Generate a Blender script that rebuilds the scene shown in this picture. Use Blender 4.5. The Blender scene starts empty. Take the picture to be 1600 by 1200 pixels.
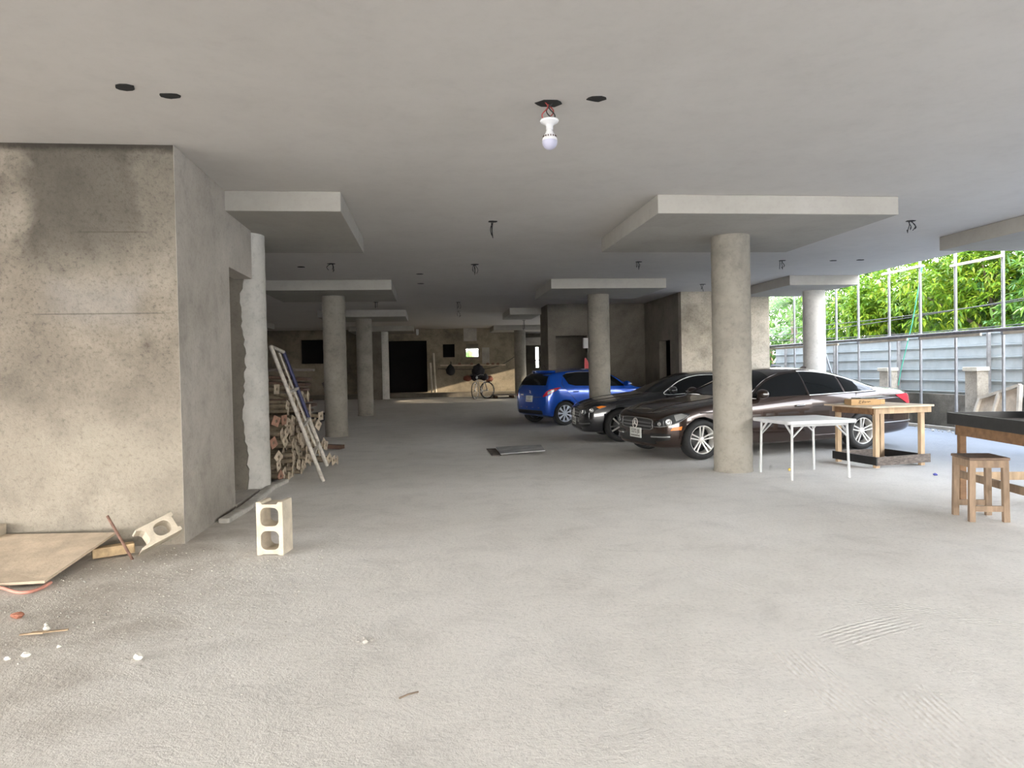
import bpy, bmesh, math, random
from mathutils import Vector, Matrix, Quaternion
from mathutils.bvhtree import BVHTree
random.seed(7)
R = math.radians
sc = bpy.context.scene
col = sc.collection

# ------------------------------------------------------------------ tagging
def tag(o, label=None, cat=None, group=None, kind=None):
    if label: o['label'] = label
    if cat: o['category'] = cat
    if group: o['group'] = group
    if kind: o['kind'] = kind
    return o

def thing(name, label, cat, loc=(0, 0, 0), rz=0, group=None):
    o = bpy.data.objects.new(name, None); col.objects.link(o)
    o.empty_display_size = .1
    o.location = loc; o.rotation_euler = (0, 0, rz)
    return tag(o, label, cat, group)

def MW(o):
    m = Matrix.Translation(o.location) @ o.rotation_euler.to_matrix().to_4x4()
    return MW(o.parent) @ m if o.parent else m

def copy_tree(o, parent=None):
    c = o.copy(); col.objects.link(c)
    if parent is not None: c.parent = parent
    for ch in list(o.children): copy_tree(ch, c)
    return c

# ------------------------------------------------------------------ materials
def nodes(name):
    m = bpy.data.materials.new(name); m.use_nodes = True
    nt = m.node_tree; b = nt.nodes['Principled BSDF']
    return m, nt, b

def c4(c): return (c[0], c[1], c[2], 1)

def noise(nt, scale, detail=4, rough=.55, vec=None, dist=0):
    n = nt.nodes.new('ShaderNodeTexNoise')
    n.inputs['Scale'].default_value = scale; n.inputs['Detail'].default_value = detail
    n.inputs['Roughness'].default_value = rough; n.inputs['Distortion'].default_value = dist
    if vec is not None: nt.links.new(vec, n.inputs['Vector'])
    return n.outputs['Fac']

def ramp(nt, fac, stops):
    r = nt.nodes.new('ShaderNodeValToRGB')
    while len(r.color_ramp.elements) < len(stops): r.color_ramp.elements.new(.5)
    for e, (p, c) in zip(r.color_ramp.elements, stops):
        e.position = p; e.color = c4(c) if not isinstance(c, (int, float)) else (c, c, c, 1)
    nt.links.new(fac, r.inputs['Fac'])
    return r.outputs['Color']

def mixc(nt, fac, a, b, mode='MIX'):
    m = nt.nodes.new('ShaderNodeMix'); m.data_type = 'RGBA'; m.blend_type = mode
    for sock, v in ((m.inputs[0], fac), (m.inputs[6], a), (m.inputs[7], b)):
        if hasattr(v, 'links'): nt.links.new(v, sock)
        elif isinstance(v, (int, float)): sock.default_value = v
        else: sock.default_value = c4(v)
    return m.outputs[2]

def math_(nt, op, a, b=None, c=None, clamp=False):
    m = nt.nodes.new('ShaderNodeMath'); m.operation = op; m.use_clamp = clamp
    for i, v in enumerate((a, b, c)):
        if v is None: continue
        if hasattr(v, 'links'): nt.links.new(v, m.inputs[i])
        else: m.inputs[i].default_value = v
    return m.outputs[0]

def bump(nt, b, h, strength=.3, dist=.01, prev=None):
    n = nt.nodes.new('ShaderNodeBump'); n.inputs['Strength'].default_value = strength
    n.inputs['Distance'].default_value = dist
    nt.links.new(h, n.inputs['Height'])
    if prev is not None: nt.links.new(prev, n.inputs['Normal'])
    nt.links.new(n.outputs['Normal'], b.inputs['Normal'])
    return n.outputs['Normal']

def coords(nt, out='Object'):
    return nt.nodes.new('ShaderNodeTexCoord').outputs[out]

def simple(name, colr, rough=.6, metal=0, var=0, vscale=8, bmp=0, bscale=60, spec=.5, coat=0, coatr=.05, stretch=None):
    m, nt, b = nodes(name)
    b.inputs['Roughness'].default_value = rough; b.inputs['Metallic'].default_value = metal
    b.inputs['Specular IOR Level'].default_value = spec
    b.inputs['Coat Weight'].default_value = coat; b.inputs['Coat Roughness'].default_value = coatr
    vec = coords(nt)
    if stretch:
        mp = nt.nodes.new('ShaderNodeMapping'); mp.inputs['Scale'].default_value = stretch
        nt.links.new(vec, mp.inputs['Vector']); vec = mp.outputs['Vector']
    f = noise(nt, vscale, 5, .6, vec)
    lo = tuple(max(0, x * (1 - var)) for x in colr); hi = tuple(min(1, x * (1 + var)) for x in colr)
    cc = ramp(nt, f, [(.3, lo), (.7, hi)])
    nt.links.new(cc, b.inputs['Base Color'])
    if bmp: bump(nt, b, noise(nt, bscale, 4, .6, vec), bmp, .01)
    return m

def plaster(name, base, dark, light, amt=.5, bmp=.5, fine=45, seed=0., damp=None, grit=.35):
    """rough concrete render: blotchy two scale staining and gritty bump"""
    m, nt, b = nodes(name)
    b.inputs['Roughness'].default_value = .92; b.inputs['Specular IOR Level'].default_value = .2
    geo = nt.nodes.new('ShaderNodeNewGeometry').outputs['Position']
    mp = nt.nodes.new('ShaderNodeMapping'); mp.inputs['Location'].default_value = (seed, seed * .7, seed * .3)
    nt.links.new(geo, mp.inputs['Vector']); v = mp.outputs['Vector']
    n1 = noise(nt, .55, 6, .62, v, .4); n2 = noise(nt, 3.2, 8, .68, v, .3); n3 = noise(nt, fine, 3, .7, v)
    c = ramp(nt, n1, [(.32, dark), (.5, base), (.68, light)])
    c2 = ramp(nt, n2, [(.3, .62), (.5, 1.0), (.72, 1.18)])
    c = mixc(nt, amt, c, mixc(nt, 1.0, c, c2, 'MULTIPLY'))
    g = ramp(nt, n3, [(.3, .55), (.47, 1.0), (.75, 1.12)])
    c = mixc(nt, grit, c, mixc(nt, 1.0, c, g, 'MULTIPLY'))
    if damp: c = damp(nt, c, geo, v)
    nt.links.new(c, b.inputs['Base Color'])
    n4 = noise(nt, fine * .45, 6, .75, v, .5)
    h = math_(nt, 'ADD', math_(nt, 'MULTIPLY', n4, .7), math_(nt, 'MULTIPLY', n3, .3))
    bump(nt, b, h, bmp, .02)
    return m

def damp_front(nt, c, geo, v):
    # an irregular damp patch of old, unfinished render high on the wall and pale lime streaks below it
    s = nt.nodes.new('ShaderNodeSeparateXYZ'); nt.links.new(geo, s.inputs[0])
    w = noise(nt, 1.3, 5, .6, v, .5)
    def soft(x, a, b_):
        mr = nt.nodes.new('ShaderNodeMapRange'); mr.interpolation_type = 'SMOOTHSTEP'
        mr.inputs['From Min'].default_value = a; mr.inputs['From Max'].default_value = b_
        nt.links.new(x, mr.inputs['Value']); return mr.outputs[0]
    xw = math_(nt, 'ADD', s.outputs[0], math_(nt, 'MULTIPLY', w, .7))
    zw = math_(nt, 'ADD', s.outputs[2], math_(nt, 'MULTIPLY', w, .5))
    top = soft(zw, 2.35, 2.95)
    left = soft(xw, -2.95, -2.75)
    dampm = math_(nt, 'MULTIPLY', top, left)
    inner = math_(nt, 'SUBTRACT', 1.0, soft(xw, -2.12, -1.98))
    c = mixc(nt, math_(nt, 'MULTIPLY', dampm, .55), c, (.085, .078, .064))
    c = mixc(nt, math_(nt, 'MULTIPLY', math_(nt, 'MULTIPLY', dampm, inner), .45), c, (.048, .043, .035))
    band = math_(nt, 'MULTIPLY', soft(zw, 1.95, 2.3), math_(nt, 'SUBTRACT', 1.0, soft(zw, 2.35, 2.6)))
    pale = math_(nt, 'MULTIPLY', math_(nt, 'MULTIPLY', band, soft(xw, -2.9, -2.6)), math_(nt, 'SUBTRACT', 1., soft(xw, -2.05, -1.85)))
    c = mixc(nt, math_(nt, 'MULTIPLY', pale, .4), c, (.26, .245, .23))
    joint_shadow = soft(math_(nt, 'ADD', s.outputs[2], math_(nt, 'MULTIPLY', noise(nt, 9, 5, .7, v), .09)), 3.28, 3.345)  # shadow line under the ceiling painted onto the wall as a dark band
    c = mixc(nt, math_(nt, 'MULTIPLY', joint_shadow, .85), c, (.035, .030, .024))
    for zz_, x0_, x1_ in ((2.60, -2.95, -2.2), (1.93, -3.3, -2.07)):
        ln = math_(nt, 'SUBTRACT', 1., soft(math_(nt, 'ABSOLUTE', math_(nt, 'SUBTRACT', s.outputs[2], zz_)), .002, .009))
        ln = math_(nt, 'MULTIPLY', ln, math_(nt, 'MULTIPLY', soft(s.outputs[0], x0_, x0_ + .2), math_(nt, 'SUBTRACT', 1., soft(s.outputs[0], x1_ - .2, x1_))))
        c = mixc(nt, math_(nt, 'MULTIPLY', ln, .5), c, (.06, .052, .042))
    # broad paler tone low down
    low = math_(nt, 'SUBTRACT', 1.0, soft(zw, .9, 2.3))
    c = mixc(nt, math_(nt, 'MULTIPLY', low, .4), c, (.36, .322, .265))
    return c

M = {}
M['plaster_front'] = plaster('rendered concrete front', (.205, .178, .142), (.105, .09, .072), (.31, .278, .228), 1.0, .9, 30, 3.1, damp_front, .9)
M['plaster_side'] = plaster('smooth grey render', (.41, .378, .335), (.31, .283, .25), (.48, .443, .398), .6, .3, 30, 9.4)
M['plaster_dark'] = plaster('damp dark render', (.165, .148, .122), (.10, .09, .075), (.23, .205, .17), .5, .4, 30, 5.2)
M['plaster_back'] = plaster('blotchy brown render', (.24, .205, .155), (.13, .115, .092), (.34, .295, .225), .9, .4, 24, 1.7)
M['plaster_block'] = plaster('pale rough render', (.44, .39, .315), (.27, .24, .195), (.56, .50, .41), .8, .7, 30, 6.6, None, .6)
M['low_wall'] = plaster('old blockwork', (.22, .195, .155), (.10, .09, .07), (.36, .33, .28), .9, .6, 25, 2.2)
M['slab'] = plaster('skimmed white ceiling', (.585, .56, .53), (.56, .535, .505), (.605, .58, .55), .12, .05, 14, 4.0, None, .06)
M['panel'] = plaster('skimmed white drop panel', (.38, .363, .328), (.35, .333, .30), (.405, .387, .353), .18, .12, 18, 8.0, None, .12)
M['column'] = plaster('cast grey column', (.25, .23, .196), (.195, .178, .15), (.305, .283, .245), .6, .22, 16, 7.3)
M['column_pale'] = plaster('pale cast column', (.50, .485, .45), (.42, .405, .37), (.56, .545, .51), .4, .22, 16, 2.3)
M['black_void'] = simple('painted room darkness', (.012, .012, .012), .95)  # near-black colour stands in for the darkness inside the rooms
M['wood'] = simple('raw pine', (.41, .295, .185), .75, var=.25, vscale=6, bmp=.2, bscale=30, stretch=(3, 3, .6))
M['wood_stool'] = simple('weathered hardwood', (.215, .15, .098), .7, var=.3, vscale=7, bmp=.25, bscale=35, stretch=(3, 3, .6))
M['wood_seat'] = simple('dark stool seat', (.125, .082, .056), .6, var=.3, vscale=9, bmp=.2)
M['wood_brown'] = simple('brown timber', (.165, .09, .043), .7, var=.3, vscale=5, bmp=.2, stretch=(1, 3, 3))
M['wood_dark'] = simple('stained plank', (.085, .047, .031), .8, var=.45, vscale=5, bmp=.3)
M['black_board'] = simple('black phenolic board', (.011, .011, .011), .45, var=.4, vscale=20)
M['form_board'] = simple('weathered form board', (.115, .095, .082), .8, var=.55, vscale=9, bmp=.4, bscale=24, stretch=(2, 2, 6))
M['ply'] = simple('dusty plywood', (.50, .405, .30), .85, var=.22, vscale=6, bmp=.3, bscale=40)
M['ply_edge'] = simple('split timber', (.45, .33, .19), .8, var=.35, vscale=14, bmp=.3)
M['white_plastic'] = simple('white table plastic', (.52, .53, .54), .4, var=.06, vscale=6)
M['white_metal'] = simple('white painted steel', (.50, .51, .51), .35, var=.05)
M['steel'] = simple('galvanised tube', (.27, .275, .285), .42, .4, var=.12, vscale=12)
M['steel_dark'] = simple('grimy tube', (.16, .15, .145), .6, .3, var=.35, vscale=14, bmp=.2)
M['timber_pale'] = simple('pale batten', (.52, .46, .37), .75, var=.2, vscale=5)
M['prop'] = simple('rust and cement tube', (.21, .168, .115), .85, .1, var=.5, vscale=7, bmp=.4, bscale=30)
M['prop_plate'] = simple('cement caked plate', (.42, .35, .265), .85, .05, var=.45, vscale=9, bmp=.4, bscale=40)
M['prop_plate_red'] = simple('red oxide plate', (.30, .165, .115), .85, .05, var=.4, vscale=9, bmp=.4, bscale=40)
M['ladder'] = simple('cement spattered ladder tube', (.44, .41, .36), .7, .2, var=.35, vscale=16, bmp=.3)
M['ladder_blue'] = simple('blue ladder tube', (.022, .026, .075), .5, .2, var=.5, vscale=14)
M['block'] = simple('concrete block', (.54, .475, .375), .95, var=.16, vscale=10, bmp=.6, bscale=70)
M['rebar'] = simple('rusty bar', (.20, .115, .085), .85, .2, var=.4, vscale=20)
M['pebble_w'] = simple('white stone', (.72, .69, .62), .9, var=.15)
M['pebble_g'] = simple('grey stone', (.42, .40, .36), .9, var=.25)
M['brick'] = simple('red clay chip', (.36, .15, .095), .9, var=.3)
M['cord'] = simple('pink cord', (.55, .25, .19), .8, var=.2)
M['cover'] = simple('grey cover plate', (.36, .36, .355), .75, .1, var=.35, vscale=4, bmp=.2)
M['card'] = simple('cardboard', (.43, .28, .14), .85, var=.12, vscale=6)
M['ink'] = simple('dark ink', (.03, .02, .018), .8)
M['wire'] = simple('black wire', (.012, .011, .011), .5)
M['wire_red'] = simple('red wire', (.30, .03, .025), .5)
M['porcelain'] = simple('white lampholder', (.72, .72, .73), .3, var=.04)
M['bulb_frost'] = simple('frosted bulb dome', (.46, .46, .58), .35, var=.03)
M['hole'] = simple('painted recess shade', (.02, .019, .018), .95)  # dark colour painted for the shade inside the ceiling holes
M['zinc'] = simple('pale zinc sheet', (.43, .465, .465), .55, .1, var=.12, vscale=3)
M['fence_post'] = simple('steel fence post', (.30, .29, .28), .6, .3, var=.25)
M['cap'] = simple('cream coping', (.66, .60, .48), .9, var=.15)
M['pvc'] = simple('white pipe', (.58, .52, .43), .5, var=.1)
M['green_rope'] = simple('green rope', (.10, .52, .36), .6)
M['bag_black'] = simple('black fabric', (.012, .012, .014), .85, var=.3)
M['jacket'] = simple('dark cloth', (.014, .012, .017), .9, var=.4)
M['redcloth'] = simple('reddish cloth', (.22, .075, .05), .9, var=.4)
M['chrome'] = simple('chrome', (.85, .85, .86), .28, .65)
M['blue_plastic'] = simple('pale blue bag', (.55, .60, .75), .4, var=.2)
M['scrap_blue'] = simple('blue scrap', (.03, .035, .22), .6)
M['yellow'] = simple('dry yellow fruit', (.55, .40, .10), .7)
M['bark'] = simple('bark', (.16, .12, .09), .9, var=.4, vscale=9, bmp=.6, bscale=20)
M['red_sign'] = simple('red plastic', (.70, .06, .07), .5)
M['white_board'] = simple('white box', (.55, .55, .53), .5)

def leafmat(name, stops, trans=.35):
    m, nt, b = nodes(name)
    g = nt.nodes.new('ShaderNodeNewGeometry')
    big = noise(nt, .55, 3, .5, coords(nt))
    f = math_(nt, 'ADD', math_(nt, 'MULTIPLY', g.outputs['Random Per Island'], .55), math_(nt, 'MULTIPLY', big, .7))
    f = math_(nt, 'SUBTRACT', f, .1)
    c = ramp(nt, f, stops)
    nt.links.new(c, b.inputs['Base Color'])
    b.inputs['Roughness'].default_value = .42
    tr = nt.nodes.new('ShaderNodeBsdfTranslucent'); nt.links.new(c, tr.inputs['Color'])
    mx = nt.nodes.new('ShaderNodeMixShader'); mx.inputs[0].default_value = trans
    nt.links.new(b.outputs[0], mx.inputs[1]); nt.links.new(tr.outputs[0], mx.inputs[2])
    nt.links.new(mx.outputs[0], nt.nodes['Material Output'].inputs['Surface'])
    return m
M['leaf_bright'] = leafmat('young mango leaves', [(.15, (.045, .125, .012)), (.5, (.15, .285, .022)), (.8, (.36, .44, .035)), (.97, (.48, .32, .09))], .42)
M['leaf_mid'] = leafmat('mango leaves', [(.15, (.025, .08, .012)), (.5, (.075, .18, .022)), (.85, (.20, .31, .04))], .35)
M['leaf_dark'] = leafmat('old mango leaves', [(.15, (.02, .07, .015)), (.5, (.055, .15, .03)), (.9, (.14, .26, .05))], .35)
M['leaf_palm'] = leafmat('palm leaflets', [(.1, (.03, .085, .02)), (.6, (.10, .20, .045)), (.95, (.30, .36, .12))], .35)

def floor_material():
    m, nt, b = nodes('dusty compacted marl')
    b.inputs['Roughness'].default_value = .95; b.inputs['Specular IOR Level'].default_value = .15
    v = nt.nodes.new('ShaderNodeNewGeometry').outputs['Position']
    s = nt.nodes.new('ShaderNodeSeparateXYZ'); nt.links.new(v, s.inputs[0])
    n1 = noise(nt, .35, 6, .6, v, .3); n2 = noise(nt, 2.2, 8, .7, v, .4); n3 = noise(nt, 38, 4, .75, v); n5 = noise(nt, 120, 2, .6, v)
    c = ramp(nt, n1, [(.3, (.635, .608, .565)), (.5, (.69, .667, .63)), (.7, (.735, .716, .685))])
    c = mixc(nt, .45, c, mixc(nt, 1., c, ramp(nt, n2, [(.28, .70), (.5, 1.), (.75, 1.12)]), 'MULTIPLY'))
    c = mixc(nt, .55, c, mixc(nt, 1., c, ramp(nt, n3, [(.28, .66), (.48, 1.), (.75, 1.12)]), 'MULTIPLY'))
    def soft(x, a, b_):
        mr = nt.nodes.new('ShaderNodeMapRange'); mr.interpolation_type = 'SMOOTHSTEP'
        mr.inputs['From Min'].default_value = a; mr.inputs['From Max'].default_value = b_
        nt.links.new(x, mr.inputs['Value']); return mr.outputs[0]
    # browner, gravelly dirt along the left wall
    wob = math_(nt, 'ADD', s.outputs[0], math_(nt, 'MULTIPLY', n2, 1.2))
    dirt = math_(nt, 'MULTIPLY', math_(nt, 'SUBTRACT', 1., soft(wob, -1.7, -.4)), math_(nt, 'SUBTRACT', 1., soft(s.outputs[1], 7, 9)))
    sp = nt.nodes.new('ShaderNodeTexVoronoi'); sp.inputs['Scale'].default_value = 46; nt.links.new(v, sp.inputs['Vector'])
    dcol = mixc(nt, ramp(nt, n2, [(.35, 0.), (.65, 1.)]), (.36, .31, .25), (.56, .51, .44))
    c = mixc(nt, math_(nt, 'MULTIPLY', dirt, .6), c, dcol)
    chips = math_(nt, 'MULTIPLY', ramp(nt, sp.outputs['Distance'], [(.0, 1.), (.22, 0.)]), ramp(nt, noise(nt, 7, 3, .6, v), [(.48, 0.), (.62, 1.)]))
    c = mixc(nt, math_(nt, 'MULTIPLY', chips, math_(nt, 'ADD', .08, math_(nt, 'MULTIPLY', dirt, .3))), c, (.70, .67, .60))
    # floor colour turns darker and browner further inside
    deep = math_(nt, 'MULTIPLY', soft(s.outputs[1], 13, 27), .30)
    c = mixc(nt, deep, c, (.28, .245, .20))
    sky_tint = soft(math_(nt, 'ADD', s.outputs[0], math_(nt, 'MULTIPLY', n2, .8)), 5.7, 8.3)  # blue-grey sky-light tint painted into the floor toward the open right side
    c = mixc(nt, math_(nt, 'MULTIPLY', sky_tint, .85), c, (.19, .213, .243))
    nt.links.new(c, b.inputs['Base Color'])
    # tyre tread prints pressed in the dust
    tracks = None
    for (px, py, ang, half, length, freq) in [(1.69, 2.62, 92, .13, .85, 240), (1.93, 2.35, 84, .12, .6, 230), (2.80, 3.62, -42, .10, .6, 190), (1.88, 4.45, 108, .13, .7, 170), (2.25, 3.46, 20, .12, .4, 190)]:
        ca, sa = math.cos(R(ang)), math.sin(R(ang))
        dx = math_(nt, 'SUBTRACT', s.outputs[0], px); dy = math_(nt, 'SUBTRACT', s.outputs[1], py)
        al = math_(nt, 'ADD', math_(nt, 'MULTIPLY', dx, ca), math_(nt, 'MULTIPLY', dy, sa))
        pe = math_(nt, 'ADD', math_(nt, 'MULTIPLY', dx, -sa), math_(nt, 'MULTIPLY', dy, ca))
        pe = math_(nt, 'ADD', pe, math_(nt, 'MULTIPLY', math_(nt, 'MULTIPLY', al, al), .12))
        msk = math_(nt, 'MULTIPLY', math_(nt, 'SUBTRACT', 1., soft(math_(nt, 'ABSOLUTE', pe), half * .7, half)), math_(nt, 'SUBTRACT', 1., soft(math_(nt, 'ABSOLUTE', al), length * .5, length)))
        msk = math_(nt, 'MULTIPLY', msk, ramp(nt, n2, [(.36, 0.), (.56, 1.)]))
        rid = math_(nt, 'SINE', math_(nt, 'MULTIPLY', pe, freq))
        lug = math_(nt, 'SINE', math_(nt, 'ADD', math_(nt, 'MULTIPLY', al, 95.), math_(nt, 'MULTIPLY', math_(nt, 'ABSOLUTE', pe), 130.)))
        t = math_(nt, 'MULTIPLY', msk, math_(nt, 'ADD', math_(nt, 'MULTIPLY', rid, .7), math_(nt, 'MULTIPLY', lug, .35)))
        tracks = t if tracks is None else math_(nt, 'ADD', tracks, t)
    h = math_(nt, 'ADD', math_(nt, 'MULTIPLY', n3, .35), math_(nt, 'MULTIPLY', n2, 1.3))
    h = math_(nt, 'ADD', h, math_(nt, 'MULTIPLY', n5, .14))
    h = math_(nt, 'ADD', h, math_(nt, 'MULTIPLY', tracks, .22))
    h = math_(nt, 'ADD', h, math_(nt, 'MULTIPLY', math_(nt, 'MULTIPLY', chips, dirt), .3))
    bump(nt, b, h, .62, .035)
    return m
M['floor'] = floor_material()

def paint(name, colr, metal=.35, rough=.28):
    m, nt, b = nodes(name)
    b.inputs['Base Color'].default_value = c4(colr); b.inputs['Metallic'].default_value = metal
    b.inputs['Roughness'].default_value = rough; b.inputs['Coat Weight'].default_value = 1.0
    b.inputs['Coat Roughness'].default_value = .04
    f = noise(nt, 3, 4, .6, coords(nt))
    nt.links.new(ramp(nt, f, [(.3, tuple(x * .94 for x in colr)), (.7, tuple(min(1, x * 1.06) for x in colr))]), b.inputs['Base Color'])
    return m
M['paint_brown'] = paint('brown metallic paint', (.040, .0245, .019), .55, .26)
M['paint_black'] = paint('black paint', (.012, .0125, .016), .1, .25)
M['paint_blue'] = paint('blue metallic paint', (.005, .072, .44), .3, .26)
M['car_glass'] = simple('tinted car glass', (.006, .007, .008), .05, spec=.4)
M['rubber'] = simple('tyre rubber', (.018, .018, .018), .75, var=.3, vscale=20)
M['car_black'] = simple('black car plastic', (.010, .010, .010), .5)
M['well'] = simple('wheel well', (.006, .006, .006), .95)
M['alloy'] = simple('silver alloy', (.78, .76, .72), .32, .45)
M['alloy_dark'] = simple('gunmetal alloy', (.10, .10, .105), .3, .8)
M['hubcap'] = simple('silver hubcap', (.60, .63, .70), .3, .6)
M['lamp_glass'] = simple('headlamp lens', (.035, .037, .04), .08, spec=.5, coat=1)
M['lamp_silver'] = simple('headlamp reflector', (.55, .56, .56), .15, .7)
M['amber'] = simple('amber lens', (.78, .22, .02), .2, coat=1)
M['red_lens'] = simple('red lens', (.52, .012, .03), .15, coat=1)
M['plate'] = simple('number plate', (.62, .64, .60), .5)
M['grey_trim'] = simple('satin grey trim', (.20, .20, .20), .35, .6)
M['disc'] = simple('brake disc', (.10, .10, .10), .5, .6)

# ------------------------------------------------------------------ mesh builder
class MB:
    def __init__(s): s.v = []; s.f = []; s.m = []; s.cm = 0; s.smooth = []; s.sm = False
    def mat(s, i): s.cm = i; return s
    def add(s, vs, fs, smooth=None):
        o = len(s.v); s.v += [Vector(p) for p in vs]
        sm = s.sm if smooth is None else smooth
        for f in fs: s.f.append(tuple(i + o for i in f)); s.m.append(s.cm); s.smooth.append(sm)
        return s
    def box(s, c, d, rot=None):
        hx, hy, hz = d[0] / 2, d[1] / 2, d[2] / 2
        vs = [Vector((x, y, z)) for z in (-hz, hz) for y in (-hy, hy) for x in (-hx, hx)]
        if rot is not None: vs = [rot @ p for p in vs]
        c = Vector(c)
        return s.add([p + c for p in vs], [(0, 2, 3, 1), (4, 5, 7, 6), (0, 1, 5, 4), (2, 6, 7, 3), (0, 4, 6, 2), (1, 3, 7, 5)], False)
    def bar(s, p0, p1, w, h, up=(0, 0, 1)):
        p0 = Vector(p0); p1 = Vector(p1); d = p1 - p0; L = d.length; d.normalize()
        u = Vector(up); sd = d.cross(u)
        if sd.length < 1e-4: sd = d.cross(Vector((1, 0, 0)))
        sd.normalize(); u = sd.cross(d).normalized()
        rot = Matrix((d, sd, u)).transposed()
        return s.box((p0 + p1) / 2, (L, w, h), rot)
    def cyl(s, p0, p1, r0, r1=None, n=16, caps=True):
        r1 = r0 if r1 is None else r1
        p0 = Vector(p0); p1 = Vector(p1); d = (p1 - p0).normalized()
        a = d.orthogonal().normalized(); b = d.cross(a)
        vs = []
        for p, r in ((p0, r0), (p1, r1)):
            for i in range(n):
                t = 2 * math.pi * i / n; vs.append(p + (a * math.cos(t) + b * math.sin(t)) * r)
        s.add(vs, [(i, (i + 1) % n, n + (i + 1) % n, n + i) for i in range(n)], True)
        if caps: s.add(vs, [tuple(range(n))[::-1], tuple(range(n, 2 * n))], False)
        return s
    def tube(s, pts, r, n=8, closed=False):
        pts = [Vector(p) for p in pts]; k = len(pts)
        prev = None; vs = []
        for i, p in enumerate(pts):
            if closed: d = pts[(i + 1) % k] - pts[i - 1]
            else: d = pts[min(i + 1, k - 1)] - pts[max(i - 1, 0)]
            if d.length < 1e-9: d = Vector((0, 0, 1))
            d.normalize()
            a = d.orthogonal().normalized() if prev is None else (prev - d * prev.dot(d))
            if a.length < 1e-6: a = d.orthogonal()
            a.normalize(); prev = a; b = d.cross(a)
            rr = r[i] if isinstance(r, (list, tuple)) else r
            for j in range(n):
                t = 2 * math.pi * j / n; vs.append(p + (a * math.cos(t) + b * math.sin(t)) * rr)
        fs = []
        for i in range(k if closed else k - 1):
            for j in range(n):
                i2 = (i + 1) % k
                fs.append((i * n + j, i * n + (j + 1) % n, i2 * n + (j + 1) % n, i2 * n + j))
        s.add(vs, fs, True)
        if not closed: s.add(vs, [tuple(range(n))[::-1], tuple(range((k - 1) * n, k * n))], False)
        return s
    def lathe(s, prof, n=32, M4=None, smooth=True):
        """prof: list of (r, z) turned about z; M4 places it"""
        vs = []
        for r, z in prof:
            for j in range(n):
                t = 2 * math.pi * j / n; vs.append(Vector((r * math.cos(t), r * math.sin(t), z)))
        if M4 is not None: vs = [M4 @ p for p in vs]
        fs = [(i * n + j, i * n + (j + 1) % n, (i + 1) * n + (j + 1) % n, (i + 1) * n + j) for i in range(len(prof) - 1) for j in range(n)]
        return s.add(vs, fs, smooth)
    def prism(s, poly, M4, h):
        """poly 2D extruded h along local z of M4"""
        n = len(poly)
        vs = [M4 @ Vector((x, y, 0)) for x, y in poly] + [M4 @ Vector((x, y, h)) for x, y in poly]
        return s.add(vs, [tuple(range(n))[::-1], tuple(range(n, 2 * n))] + [(i, (i + 1) % n, n + (i + 1) % n, n + i) for i in range(n)], False)
    def blob(s, c, rad, n=2, jit=.12, seed=None):
        rnd = random.Random(seed if seed is not None else random.random())
        bm = bmesh.new(); bmesh.ops.create_icosphere(bm, subdivisions=n, radius=1)
        vs = []
        for v in bm.verts:
            k = 1 + rnd.uniform(-jit, jit); vs.append(Vector(c) + Vector((v.co.x * rad[0] * k, v.co.y * rad[1] * k, v.co.z * rad[2] * k)))
        fs = [tuple(x.index for x in f.verts) for f in bm.faces]; bm.free()
        return s.add(vs, fs)
    def build(s, name, mats, parent=None, world=False, bevel=0, autosmooth=True):
        me = bpy.data.meshes.new(name)
        if not isinstance(mats, (list, tuple)): mats = [mats]
        vs = s.v
        if world and parent is not None:
            inv = MW(parent).inverted(); vs = [inv @ p for p in vs]
        me.from_pydata([tuple(p) for p in vs], [], s.f)
        for m in mats: me.materials.append(M[m] if isinstance(m, str) else m)
        me.polygons.foreach_set('material_index', s.m); me.polygons.foreach_set('use_smooth', s.smooth)
        me.update()
        o = bpy.data.objects.new(name, me); col.objects.link(o)
        if parent is not None: o.parent = parent
        if bevel:
            bv = o.modifiers.new('bevel', 'BEVEL'); bv.width = bevel; bv.segments = 2; bv.limit_method = 'ANGLE'
            bv.harden_normals = False
        return o

def struct(name, mb, mats, bevel=0):
    return tag(mb.build(name, mats, bevel=bevel), kind='structure')

def boxes(*bs):
    mb = MB()
    for (x0, x1, y0, y1, z0, z1) in bs: mb.box(((x0 + x1) / 2, (y0 + y1) / 2, (z0 + z1) / 2), (x1 - x0, y1 - y0, z1 - z0))
    return mb

def T(loc, rot=(0, 0, 0)):
    from mathutils import Euler
    return Matrix.Translation(Vector(loc)) @ Euler(rot).to_matrix().to_4x4()

def fh(x, y):
    t = min(1, max(0, (y - 21.) / 9.)); t = t * t * (3 - 2 * t)
    return .27 * t

ZC = 3.317; ZB = 3.107
# ------------------------------------------------------------------ CAMERA
YAW, PIT, ROLL = R(6.6), R(-1.13), R(1.15)
fw = Vector((math.sin(YAW) * math.cos(PIT), math.cos(YAW) * math.cos(PIT), math.sin(PIT)))
r0 = Vector((math.cos(YAW), -math.sin(YAW), 0)); u0 = r0.cross(fw)
rr = r0 * math.cos(ROLL) - u0 * math.sin(ROLL); uu = r0 * math.sin(ROLL) + u0 * math.cos(ROLL)
cam_d = bpy.data.cameras.new('camera'); cam = bpy.data.objects.new('camera', cam_d); col.objects.link(cam)
cam_d.sensor_fit = 'HORIZONTAL'; cam_d.sensor_width = 36; cam_d.lens = 36 * 1110 / 1600; cam_d.clip_start = .05; cam_d.clip_end = 300
mw = Matrix((rr, uu, -fw)).transposed().to_4x4(); mw.translation = Vector((0, 0, 1.4)); cam.matrix_world = mw
sc.camera = cam

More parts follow.
